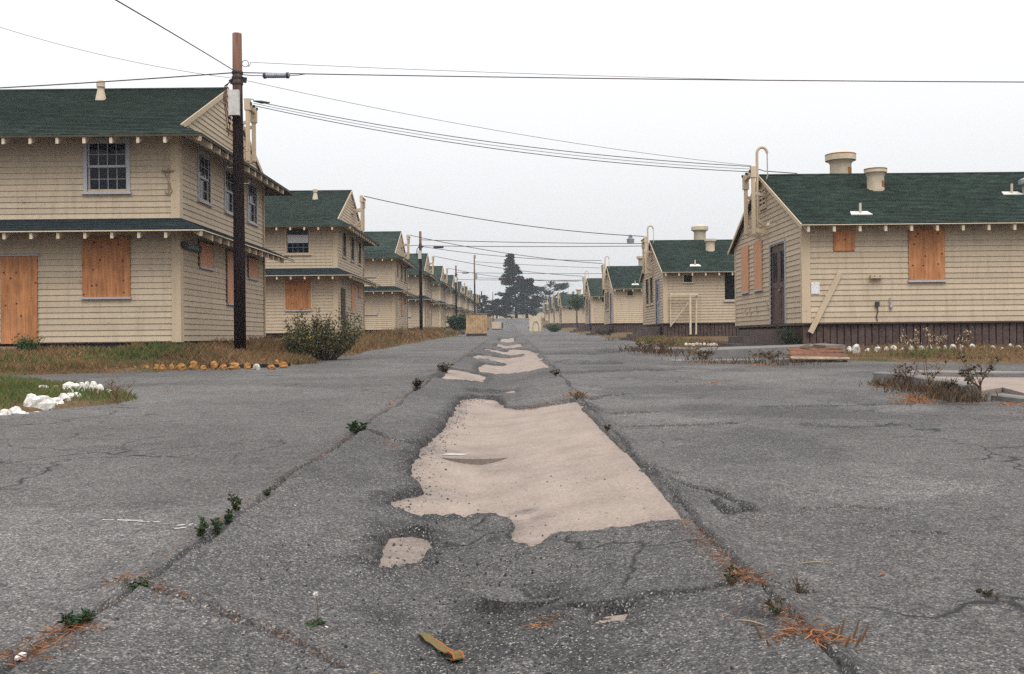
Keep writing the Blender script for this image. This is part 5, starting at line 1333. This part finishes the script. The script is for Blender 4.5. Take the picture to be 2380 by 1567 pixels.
straw(1880,1500,260,0.045,0.055,0.7); straw(1850,1460,90,0.04,0.05); straw(1780,1440,60,0.05,0.05); straw(1275,1473,90,0.03,0.06,0.85,True); straw(1720,1370,120,0.05,0.06)
straw(2190,1373,60,0.035,0.03,0.9,sx=1.6); straw(1460,1040,60,0.06,0.05,0.8); straw(1770,1210,20,0.05,0.04); straw(1345,925,130,0.10,0.10,0.35); straw(1250,948,70,0.12,0.06,0.5,True); straw(1300,940,60,0.10,0.05,0.6,True)
straw_line([(1410,1000),(1500,1095),(1600,1222)], 8, 0.02, 0.025); straw(1230,1085,8,0.1,0.03,0.9,True); straw(1600,1180,30,0.05,0.03,0.9)
straw_line([(1270,860),(1240,825),(1215,800)], 8, 0.05, 0.06); straw(2130,935,120,0.12,0.16,0.3); straw(2110,920,60,0.1,0.1,0.4); straw(2355,940,110,0.13,0.1,0.5); straw(2380,960,60,0.12,0.06,0.7); straw(390,910,40,0.06,0.06,0.5); straw(1420,865,30,0.15,0.06); straw(1660,893,40,0.14,0.09,0.4)
straw_line([(2040,895),(2110,905),(2200,925),(2260,935)], 26, 0.09, 0.13, 0.35); straw_line([(1600,842),(1720,846),(1840,850)], 30, 0.14, 0.12, 0.5); straw_line([(1480,818),(1560,820)], 22, 0.18, 0.2, 0.3)
for _ in range(60):
    straw(rnd.uniform(200, 2300), rnd.uniform(1100, 1560), 1, 0.02, 0.05, 0.97)
tag(mb.build('joint_straw', M['drygrass']), 'orange dry grass and straw in the pavement joints', 'dry grass', kind='stuff')

# loose crumbs of asphalt
mb = MB()
def crumb(x, y, r, z=None):
    z = surf(x, y) if z is None else z
    v = [(rnd.uniform(0.6,1.2)*r*a, rnd.uniform(0.6,1.2)*r*b, rnd.uniform(0.5,1.0)*r*c) for a, b, c in ((1,0,0),(-1,0,0),(0,1,0),(0,-1,0),(0,0,1),(0,0,-0.6))]
    a = rnd.uniform(0, 3); ca, sa = math.cos(a), math.sin(a)
    mb.add([(x+p*ca-q*sa, y+p*sa+q*ca, z+r*0.3+w) for p, q, w in v], [(0,2,4),(2,1,4),(1,3,4),(3,0,4),(2,0,5),(1,2,5),(3,1,5),(0,3,5)])
for k, poly in enumerate(bare[:2]):
    n = len(poly)
    for i in range(n):
        a, b = poly[i], poly[(i+1) % n]; L_ = math.dist(a, b)
        if max(a[0], b[0]) > GX1-0.15 and abs(a[0]-b[0]) < 0.12: continue
        left = (a[0]+b[0])/2 < -0.2
        for _ in range(int(L_*(170 if left else 22))):
            t = rnd.random(); x = a[0]+(b[0]-a[0])*t+abs(rnd.gauss(0, 0.10))*(1 if left else rnd.choice((-1,1))*0.5)+0.03; y = a[1]+(b[1]-a[1])*t+rnd.gauss(0, 0.05)
            crumb(x, y, min(0.013, 0.002+rnd.expovariate(430)))
for _ in range(4200):
    x, y = rnd.gauss(-0.25, 0.42), rnd.uniform(2.4, 4.9)
    crumb(x, y, min(0.009, 0.0018+rnd.expovariate(650)))
for _ in range(260):
    crumb(rnd.uniform(-1.2, 0.8), rnd.uniform(4.6, 7.2), min(0.008, 0.002+rnd.expovariate(600)))
tag(mb.build('asphalt_crumbs', M['gravel']), 'loose asphalt crumbs and gravel in the gutter', 'gravel', kind='stuff')

# the two round lids in the gutter
lx2, ly2 = G(1098, 1068, 0, True)
mb = MB(); 
lz = surf(lx2, ly2)
mb.lathe([(0.30,-0.06),(0.315,0.03),(0.295,0.042),(0.05,0.045),(0.0,0.045)], (0,0,0), 40)
lid = tag(mb.build('manhole_lid', M['lidtop'], None, False, (lx2, ly2, lz-0.008)), 'round concrete manhole lid lying in the bare gutter concrete', 'manhole lid')
lid.rotation_euler = (R(-3.2), R(1.0), 0)
mb = MB(); mb.add([(-0.27,-0.06,0.0475),(-0.10,-0.13,0.0475),(-0.02,0.06,0.0475),(-0.22,0.16,0.0475)], [(0,1,2,3)]); mb.build('white_stain', M['lid'], lid)

mb = MB(); mb.lathe([(0.165,-0.05),(0.17,0.004),(0.16,0.010),(0.04,0.012),(0.0,0.012)], (0,0,0), 30)
bl = tag(mb.build('buried_lid', M['asphalt'], None, False, (lx, ly, surf(lx, ly)-0.016)), 'small round lid buried under asphalt in the near gutter', 'manhole lid'); bl.rotation_euler = (R(-4), 0, 0)
# white chalky scratches on the asphalt
mb = MB()
def chalk(px, py, l, w, ang):
    x, y = G(px, py); c, s_ = math.cos(ang), math.sin(ang); pts = []
    n = max(3, int(l/0.02))
    for k in range(n+1):
        t = (k/n-0.5)*l; ww = w*rnd.uniform(0.3, 1.0)
        pts.append((x+c*t-s_*ww, y+s_*t+c*ww)); pts.append((x+c*t+s_*ww*rnd.uniform(0.2,1), y+s_*t-c*ww*rnd.uniform(0.2,1)))
    mb.add([(a, b, surf(a, b)+0.005) for a, b in pts], [(2*k, 2*k+1, 2*k+3, 2*k+2) for k in range(n) if rnd.random() < 0.85])
for q in ((285,1212,0.22,0.010,-0.1),(330,1215,0.2,0.006,-0.1),(380,1219,0.06,0.006,-0.05),(425,1224,0.10,0.012,0.1),(420,1232,0.06,0.01,0.2),(448,1228,0.06,0.012,-0.5),(320,1222,0.05,0.003,0),(690,1178,0.05,0.006,-0.7),(765,1398,0.03,0.006,0)):
    chalk(*q)
o = mb.build('paint_scrapes', M['chalk']); tag(o, 'white scraped paint marks on the asphalt left of the gutter', 'paint marks', kind='stuff')

# the strap in the foreground
gx_, gy_ = G(1020, 1522, 0, True)
a, b = G(974, 1490, 0, True), G(1064, 1560, 0, True)
st = tag(empty('webbing_strap', (a[0], a[1], surf(*a))), 'olive webbing strap with orange edges folded on the near asphalt', 'strap')
dv = Vector((b[0]-a[0], b[1]-a[1], 0)); LL = dv.length; dv.normalize(); nv = Vector((-dv.y, dv.x, 0))
prof = [(0,0.004),(0.18,0.018),(0.3,0.012),(0.45,0.016),(0.62,0.013),(0.80,0.022),(0.92,0.030),(1.0,0.024),(1.03,0.010),(0.97,0.003),(0.80,0.004)]
mb = MB(); W = 0.017
zz = [surf(a[0]+dv.x*LL*t, a[1]+dv.y*LL*t)-surf(*a) for t, _ in prof]
for (t, z), g_ in zip(prof, zz):
    c = dv*LL*t+Vector((0,0,z+g_)); w = W*(0.35 if t == 0 else 1)
    mb.v.extend([tuple(c-nv*w), tuple(c+nv*w), tuple(c+nv*w+Vector((0,0,0.003))), tuple(c-nv*w+Vector((0,0,0.003)))])
for k in range(len(prof)-1):
    o_ = 4*k
    for q in ((0,1,5,4),(2,3,7,6),(1,2,6,5),(3,0,4,7)): mb.f.append(tuple(o_+i for i in q))
mb.build('strap_band', M['webbing'], st)
for sgn, (i0, i1) in ((1, (2, 9)), (-1, (5, 9))):
    mb = MB()
    for k in range(i0, i1):
        (t, z), (t2, z2_) = prof[k], prof[k+1]
        p = dv*LL*t+Vector((0,0,z+zz[k]+0.0018))+nv*W*sgn*1.0; q = dv*LL*t2+Vector((0,0,z2_+zz[k+1]+0.0018))+nv*W*sgn*1.0
        mb.bar(p, q, 0.006, 0.005)
    mb.build('edge_binding', M['webedge'], st)
mb = MB(); c = dv*LL*0.70+Vector((0,0,0.016+zz[4])); mb.tube([c-nv*0.027-Vector((0,0,0.012)), c-nv*0.027, c+nv*0.027+dv*0.008, c+nv*0.027-Vector((0,0,0.012))], 0.0022, 6); mb.build('wire_keeper', M['darkmetal'], st)
# white scrap at the lower left corner
x0, y0 = G(30, 1550); mb = MB(); mb.bar((-0.05,-0.05,0.010), (0.03,0.045,0.014), 0.014, 0.008); mb.bar((0.02,0.03,0.016), (0.035,0.06,0.022), 0.020, 0.008); mb.bar((-0.06,-0.03,0.008),(0.0,-0.04,0.010),0.03,0.006)
tag(mb.build('white_scrap', M['chalk'], None, False, (x0-0.02, y0-0.02, surf(x0, y0))), 'white plastic scrap at the lower left corner', 'litter')
for k, (px, py, l, an, mt, lab) in enumerate(((1352,1420,0.0,0,'x',''),(2050,1330,0.05,0.7,'webedge','orange sliver of wood on the right asphalt'),(1895,1303,0.12,0.05,'fence','pale straight twig on the right asphalt'),(1745,1470,0.10,-0.7,'fence','short bent twig beside the straw clump'),(870,1483,0.03,0.3,'fence','small wood chip left of the strap'))):
    if mt == 'x': continue
    x0, y0 = G(px, py); mb = MB(); c, s_ = math.cos(an)*l/2, math.sin(an)*l/2
    mb.tube([(-c,-s_,0.006),(0,0.003,0.010),(c,s_,0.006)], [0.002,0.004,0.002], 5)
    tag(mb.build('twig', M[mt], None, False, (x0, y0, surf(x0, y0))), lab, 'twig')
x0, y0 = G(2293, 1383); mb = MB()
for k in range(26): mb.leaf((rnd.gauss(0,0.014), rnd.gauss(0,0.014), abs(rnd.gauss(0,0.008))), (rnd.uniform(-1,1), rnd.uniform(-1,1), rnd.uniform(0,1)), 0.012, 0.022)
tag(mb.build('dead_leaf_clump', M['darkweed'], None, False, (x0, y0, surf(x0, y0))), 'tiny dark clump of dead leaves on the right asphalt', 'leaves')

# ------------------------------------------------------------------ weeds
def weed(px, py, hpx, wpx, label, leafm='weed', n=120, stalks=6, dz=0.0, name='weed', sw=False, leaf=0.05, z=None, seed=False, upright=0.6):
    gx_, gy_ = G(px, py, dz, sw); k = gy_/2314; H, W = hpx*k, wpx*k
    zz = surf(gx_, gy_) if z is None else z
    root = tag(empty(name, (gx_, gy_, zz-0.005)), label, 'weed', 'weeds growing in the pavement')
    sm, lm, fm = MB(), MB(), MB()
    for s_ in range(stalks):
        a = rnd.uniform(0, 6.28); l = rnd.uniform(0.55, 1.0); tip = Vector((math.cos(a)*W/2*rnd.uniform(0.2, 1), math.sin(a)*W/2*rnd.uniform(0.2, 1), H*l))
        m = tip*0.5+Vector((rnd.uniform(-1,1)*W*0.06, rnd.uniform(-1,1)*W*0.06, H*0.06))
        sm.tube([(0,0,0), m, tip], [0.012*H+0.0012, 0.008*H+0.001, 0.0012], 4)
        for j in range(n//stalks):
            t = rnd.uniform(0.12, 1.0); p = (Vector((0,0,0)).lerp(m, t*2) if t < 0.5 else m.lerp(tip, t*2-1))
            d = Vector((rnd.uniform(-1,1), rnd.uniform(-1,1), rnd.uniform(-0.2, 1.0)*upright*1.4))
            s2 = leaf*rnd.uniform(0.6, 1.3); lm.leaf(p, d, s2*0.42, s2)
        if seed:
            for j in range(9): fm.leaf(tip+Vector((rnd.gauss(0,0.02), rnd.gauss(0,0.02), rnd.gauss(0,0.02))), (rnd.uniform(-1,1), rnd.uniform(-1,1), 1), 0.022, 0.035)
    sm.build('stem', M['stalk'], root)
    if n: lm.build('leaves', M[leafm], root)
    if seed: fm.build('seed_heads', M['seed'], root)
    return root
weed(180, 1474, 58, 78, 'bushy green weed in the left gutter joint, nearest the camera', n=420, stalks=16, leaf=0.020, dz=0)
weed(325, 1378, 34, 100, 'low spreading weed at the corner of the left joints', n=200, stalks=14, leaf=0.022, upright=0.2)
weed(466, 1266, 52, 42, 'dark weed in left joint, lowest of the four in a line', n=150, stalks=8, leaf=0.024)
weed(505, 1250, 44, 42, 'dark weed in left joint, second of the four in a line', n=150, stalks=8, leaf=0.024)
weed(527, 1226, 32, 48, 'dark weed in left joint, third of the four in a line', n=150, stalks=8, leaf=0.024)
weed(548, 1204, 48, 38, 'dark weed in left joint, topmost of the four in a line', n=150, stalks=8, leaf=0.024)
weed(622, 1154, 24, 32, 'small lone weed in the left joint above the four weeds', n=60, stalks=6, leaf=0.026)
weed(828, 1012, 30, 50, 'reddish-green weed in the left joint beside the bare concrete', n=160, stalks=9, leaf=0.05)
weed(968, 912, 30, 34, 'dark upright weed in the left joint near the far patch', 'darkweed', n=120, stalks=8, leaf=0.06)
weed(1035, 866, 22, 60, 'dark weed clump at the far left joint by the pale patch', 'darkweed', n=160, stalks=10, leaf=0.08)
weed(1292, 878, 14, 26, 'small dark tuft right of the far gutter patches', 'darkweed', n=70, stalks=7, leaf=0.06)
weed(1345, 934, 26, 60, 'tuft of dark grass at the top right corner of bare concrete', 'darkweed', n=60, stalks=22, leaf=0.05)
weed(1412, 1007, 12, 26, 'small dark tuft on the right edge of the bare concrete', 'darkweed', n=60, stalks=8, leaf=0.03)
weed(735, 1468, 10, 60, 'flat green rosette under the dandelion', n=70, stalks=9, leaf=0.025, upright=0.1, sw=True)
weed(1860, 1375, 62, 90, 'sparse stalky weed right of the orange straw line', n=50, stalks=14, leaf=0.018)
weed(1805, 1460, 44, 70, 'small green weed above the big straw clump', n=70, stalks=12, leaf=0.016)
weed(1700, 1392, 44, 60, 'green shoots where the right joint meets the cross crack', n=50, stalks=10, leaf=0.018, sw=True)
# stalks standing round the straw clump
gx_, gy_ = G(1880, 1512); rt = tag(empty('dry_stalk_clump', (gx_, gy_, surf(gx_, gy_)-0.004)), 'orange straw clump with dark upright stalks, lower right', 'weed')
for k in range(15):
    a = rnd.uniform(0, 6.28); r_ = rnd.uniform(0.05, 0.15); p = Vector((math.cos(a)*r_*1.3, math.sin(a)*r_*0.7, 0)); mb = MB()
    l = rnd.uniform(0.03, 0.06); ln = Vector((math.cos(a)*l*0.5, math.sin(a)*l*0.2, l)); mb.tube([p, p+ln*0.5, p+ln], [0.0028, 0.0042, 0.003], 5); mb.build('stalk', M['stalk'], rt)
mb = MB()
for k in range(16):
    a = rnd.uniform(0, 6.28); p = Vector((rnd.gauss(0,0.03), rnd.gauss(0,0.02), 0.01)); q = p+Vector((math.cos(a)*0.09, math.sin(a)*0.06, rnd.uniform(0.0,0.03)))
    mb.tube([p, p.lerp(q,0.5)+Vector((0,0,0.02)), q], 0.0022, 4)
mb.build('straw_stems', M['drygrass'], rt)
# dandelion clock
gx_, gy_ = G(737, 1468, 0, True); dn = tag(empty('dandelion', (gx_, gy_, surf(gx_, gy_))), 'pale dandelion clock on a thin stalk, left foreground', 'flower')
H = 70*gy_/2314; mb = MB(); mb.tube([(0,0,0),(0.004,0,H*0.5),(-0.004,0,H)], 0.0016, 5); mb.build('stalk', M['stalk'], dn)
mb = MB()
for k in range(70):
    a, c = rnd.uniform(0, 6.28), rnd.uniform(-1, 1); s_ = math.sqrt(1-c*c); mb.leaf((-0.004,0,H), (s_*math.cos(a), s_*math.sin(a), c), 0.004, 0.012)
mb.build('seed_head', M['chalk'], dn)
# bare dark sapling on the island and weeds on the right kerb
def dry_plant(px, py, hpx, wpx, label, dz=0.05, n=9, leaves=0, leafm='darkweed', z=None, seeds=False):
    gx_, gy_ = G(px, py, dz); k = gy_/2314; H, W = hpx*k, wpx*k
    rt = tag(empty('dry_plant', (gx_, gy_, (surf(gx_, gy_) if z is None else z))), label, 'plant')
    mb, lm, fm = MB(), MB(), MB()
    mb.tube([(0,0,-0.03),(0.01,0,H*0.25),(0.0,0.0,H*0.45)], [0.012,0.010,0.008], 5)
    for s_ in range(n):
        a = rnd.uniform(0, 6.28); b = Vector((0,0,H*rnd.uniform(0.05, 0.4))); t = Vector((math.cos(a)*W/2*rnd.uniform(0.4,1), math.sin(a)*W/2*0.6, H*rnd.uniform(0.5, 1.0)))
        m = b.lerp(t, 0.5)+Vector((rnd.uniform(-0.03,0.03), 0, -0.02)); mb.tube([b, m, t], [0.007,0.005,0.0025], 4)
        for j in range(4):
            q = m.lerp(t, rnd.random()); mb.tube([q, q+Vector((rnd.uniform(-0.06,0.06), rnd.uniform(-0.04,0.04), rnd.uniform(0.02,0.08)))], 0.003, 4)
        for j in range(leaves//n):
            q = m.lerp(t, rnd.random()); lm.leaf(q, (rnd.uniform(-1,1), rnd.uniform(-1,1), rnd.uniform(-0.4,0.8)), 0.03, 0.06)
        if seeds:
            for j in range(14): fm.leaf(t+Vector((rnd.gauss(0,0.035), rnd.gauss(0,0.03), rnd.gauss(0,0.04))), (rnd.uniform(-1,1), rnd.uniform(-1,1), 1), 0.025, 0.045)
    mb.build('stems', M['stalk'], rt)
    if leaves: lm.build('leaves', M[leafm], rt)
    if seeds: fm.build('seed_heads', M['seed'], rt)['kind'] = 'stuff'
    return rt
dry_plant(273, 930, 58, 75, 'bare dark twiggy plant at the tip of the left island', n=9)
dry_plant(2160, 910, 100, 110, 'tall bare plant leaning over the curved kerb', n=8, leaves=20)
dry_plant(2278, 920, 120, 120, 'tall dark plant with curled leaves at the right kerb end', n=11, leaves=140)
dry_plant(2110, 892, 60, 90, 'wiry grey plant at the left end of the curved kerb', n=14, leaves=60)
dry_plant(2195, 915, 45, 90, 'bushy grey weed spilling over the front of the curved kerb', n=26, leaves=160)
for k, (px, h) in enumerate(((2130,70),(2160,85),(2190,58),(2240,78),(2105,62))):
    gx_, gy_ = G(px, 822, 0.3)
    dry_plant(px, 822, h*0.75, 22, 'dry seed-headed stalk before the brown skirting, %s of five' % ['leftmost but one', 'tallest', 'middle', 'rightmost', 'leftmost'][k], dz=0.3, n=4, seeds=True, z=float(grade(gy_))+0.25)
dry_plant(1500, 815, 40, 70, 'dark weedy clump at the street edge before the second hut', n=22, leaves=200, dz=0.1)
dry_plant(1545, 818, 46, 60, 'second dark weedy clump beside the second hut path', n=20, leaves=160, dz=0.1)
dry_plant(1640, 838, 30, 60, 'low dark weeds at the front of the concrete walk', n=22, leaves=160, dz=0.02)
dry_plant(1790, 838, 26, 110, 'brown weeds along the concrete walk face', n=26, leaves=160, dz=0.02)
dry_plant(930, 792, 50, 26, 'tall dry weed left of the second pole', n=14, leaves=120, dz=0.2, leafm='bush')

# ------------------------------------------------------------------ bushes and shrubs
def bush(name, base, W, H, label, leafm, n_stem, n_leaf, leaf, flowers=0, spread=1.0, cat='bush', lean=0.0):
    rt = tag(empty(name, base), label, cat)
    sm, lm, fm = MB(), MB(), MB()
    for s_ in range(n_stem):
        a = rnd.uniform(0, 6.28); r_ = math.sqrt(rnd.random())
        hh = H*rnd.uniform(0.45, 0.95)*(1-0.15*r_**2)*(1.18 if rnd.random() < 0.2 else 1.0)
        tip = Vector((math.cos(a)*W/2*r_*spread+lean*hh, math.sin(a)*W/2*r_*0.8*spread, hh)); b = Vector((math.cos(a)*W*0.16*r_, math.sin(a)*W*0.14*r_, 0))
        m = b.lerp(tip, 0.5)+Vector((tip.x*0.12, tip.y*0.12, 0)); sm.tube([b, m, tip], [0.012, 0.008, 0.003], 4)
        for j in range(n_leaf//n_stem):
            t = 0.18+0.82*rnd.random()**0.75; p = b.lerp(m, t*2) if t < 0.5 else m.lerp(tip, t*2-1)
            p = p+Vector((rnd.gauss(0,0.06), rnd.gauss(0,0.06), rnd.gauss(0,0.05)))
            s2 = leaf*rnd.uniform(0.6, 1.3); lm.leaf(p, (rnd.uniform(-1,1), rnd.uniform(-1,1), rnd.uniform(-0.2,1.2)), s2*0.36, s2)
        if s_ < flowers:
            for j in range(16): fm.leaf(m.lerp(tip, 0.9)+Vector((rnd.gauss(0,0.05), -0.1+rnd.gauss(0,0.05), rnd.gauss(0,0.05))), (rnd.uniform(-1,1), -1, rnd.uniform(-0.2,1)), 0.03, 0.05)
    sm.build('stems', M['bark'], rt); lm.build('leaves', M[leafm], rt)
    if flowers: fm.build('flowers', M['flower'], rt)['kind'] = 'stuff'
    return rt
gx_, gy_ = G(755, 832, 0.08)
bush('bush', (gx_, gy_, float(grade(gy_))+0.02), 2.05, 1.36, 'dense olive bush at the street edge before the second barracks', 'bush', 75, 6800, 0.085, spread=1.15)
gx_, gy_ = G(702, 836, 0.08)
bush('bush', (gx_, gy_, float(grade(gy_))+0.02), 1.0, 1.0, 'slender leggy bush with yellow flowers, left of the dense bush', 'bush', 24, 3000, 0.075, flowers=5)
gx_, gy_ = G(65, 838, 0.2)
bush('bush', (gx_, gy_, float(left_yard_z(np.array([gx_]), np.array([gy_]))[0][0])-0.03), 0.62, 0.46, 'bright green weed bush beside the boarded door', 'green', 18, 1300, 0.06)
bush('shrub', (-5.9, 112, float(grade(112))+0.1), 3.0, 2.0, 'dark spiky shrub left of the wooden crate', 'weed', 40, 2600, 0.35)
gx_, gy_ = G(1287, 772)
bush('shrub', (gx_, gy_, float(grade(gy_))), 1.8, 0.85, 'round green shrub at the right street edge', 'green', 40, 2600, 0.13)
gt = bush('small_tree', (8.1, 124, float(grade(124))+2.5), 2.2, 2.3, 'small green tree standing between the fourth and fifth huts', 'green', 26, 2200, 0.2, cat='tree')
mb = MB(); mb.tube([(0.05,0,-2.7),(0,0.03,-1.2),(0,0,0.3)], [0.11,0.09,0.06], 7); mb.build('trunk', M['bark'], gt)
gx_, gy_ = G(1845, 806, 0.35)
bush('weed_bush', (7.9, 28.0, 0.62), 0.75, 0.62, 'green weeds in the corner beside the nearest hut stoop', 'weed', 16, 800, 0.06)
bush('shrub', (6.2, 66, float(grade(66))+0.15), 1.6, 0.55, 'low brown shrub before the third hut steps', 'darkweed', 24, 900, 0.1)

# ------------------------------------------------------------------ trees
def conifer(base, H, W, label, seed, trunk_h, skew=0.0, tiers=15, shape=None, leaf=0.5, n=9000, tr=0.45):
    rr = random.Random(seed); rt = tag(empty('cypress_tree', base), label, 'tree', 'dark cypresses at the street end')
    tk, lm, lb = MB(), MB(), MB()
    tk.tube([(0,0,-0.5),(0.05,0,H*0.2),(skew*0.3,0,H*0.5),(skew*0.6,0,H*0.8),(skew,0,H*0.98)], [tr, tr*0.8, tr*0.5, tr*0.25, 0.05], 9)
    limbs = []
    for k in range(tiers*5):
        t = min(0.995, (k//5+0.35*rr.random())/tiers); z = trunk_h+(H-trunk_h)*t
        w = W/2*shape(t)*rr.uniform(0.45, 1.2); a = rr.uniform(0, 6.28)
        o = Vector((skew*z/H, 0, z)); dr = rr.uniform(-0.25, 0.32)*(1-t)+0.25*t
        tip = o+Vector((math.cos(a)*w, math.sin(a)*w, w*dr)); m = o.lerp(tip, 0.55)+Vector((0,0,0.08*w))
        lb.tube([o, m, tip], [0.11*(1-t)+0.03, 0.06*(1-t)+0.02, 0.015], 4); limbs.append((o, m, tip, w))
    per = n//len(limbs)
    for (o, m, tip, w) in limbs:
        for j in range(per):
            t = 0.30+0.72*rr.random()**0.75; p = o.lerp(m, t*2) if t < 0.5 else m.lerp(tip, t*2-1)
            s_ = 0.10+0.055*w
            p = p+Vector((rr.gauss(0, s_*1.3), rr.gauss(0, s_*1.3), rr.gauss(-0.05, s_*0.5)))
            d = (tip-o).normalized()+Vector((rr.gauss(0,0.5), rr.gauss(0,0.5), rr.gauss(0,0.35)))
            s2 = leaf*rr.uniform(0.6, 1.5); lm.leaf(p, d, s2*0.4, s2)
    tk.build('trunk', M['bark'], rt, True); lb.build('limbs', M['bark'], rt); lm.build('crown', M['cypress'], rt)
    return rt
zt = float(grade(262))
big = lambda t: (0.55+0.45*min(1, t/0.12))*(1-t)**0.62 if t > 0.05 else 0.55
conifer((1.2, 266, zt-0.2), 17.4, 8.4, 'large dark cypress standing at the end of the street', 3, 2.6, skew=-1.6, tiers=22, shape=lambda t: (0.62+0.5*min(1, t/0.25))*max(0.02, (1-t))**0.85, leaf=0.7, n=13000)
conifer((4.1, 272, zt-0.2), 11.2, 5.6, 'lower right companion crown of the large cypress', 5, 1.6, skew=0.6, tiers=14, shape=lambda t: (0.7+0.4*min(1,t/0.3))*max(0.1,(1-t))**0.6, leaf=0.7, n=9000)
conifer((-4.2, 275, zt-0.5), 5.6, 8.6, 'low spreading dark cypress left of the large one', 8, 1.6, tiers=11, shape=lambda t: 1.0*max(0.2,(1-t))**0.5, leaf=0.6, n=4500, tr=0.3)
conifer((-8.6, 268, zt-0.5), 6.8, 6.5, 'dark cypress behind the far end of the left row', 9, 1.6, tiers=10, shape=lambda t: 1.0*max(0.2,(1-t))**0.5, leaf=0.6, n=3600, tr=0.3)
conifer((11.2, 290, zt-0.5), 10.2, 11.0, 'flat-branched cypress right of the large one above the huts', 12, 4.0, tiers=9, shape=lambda t: 0.75+0.35*t, leaf=0.6, n=5200, tr=0.35)
conifer((17.0, 300, zt-0.5), 6.2, 7.0, 'low dark cypress behind the right-hand huts', 14, 1.5, tiers=9, shape=lambda t: 1.0*max(0.2,(1-t))**0.4, leaf=0.6, n=4200, tr=0.3)

# ------------------------------------------------------------------ sea haze
mb = MB(); mb.box(-420, 420, -45, 620, -8, 26)
hz = mb.build('haze', M['dark']); hz.data.materials.clear()
hm = bpy.data.materials.new('haze'); hm.use_nodes = True; hn = hm.node_tree.nodes
hn.remove(hn['Principled BSDF']); pv = hn.new('ShaderNodeVolumePrincipled')
pv.inputs['Color'].default_value = (0.82, 0.90, 1.0, 1); pv.inputs['Density'].default_value = 0.0004; pv.inputs['Anisotropy'].default_value = 0.2
hm.node_tree.links.new(pv.outputs[0], hn['Material Output'].inputs['Volume'])
hz.data.materials.append(hm); tag(hz, 'thin bluish sea haze over the whole street', 'haze', kind='stuff')
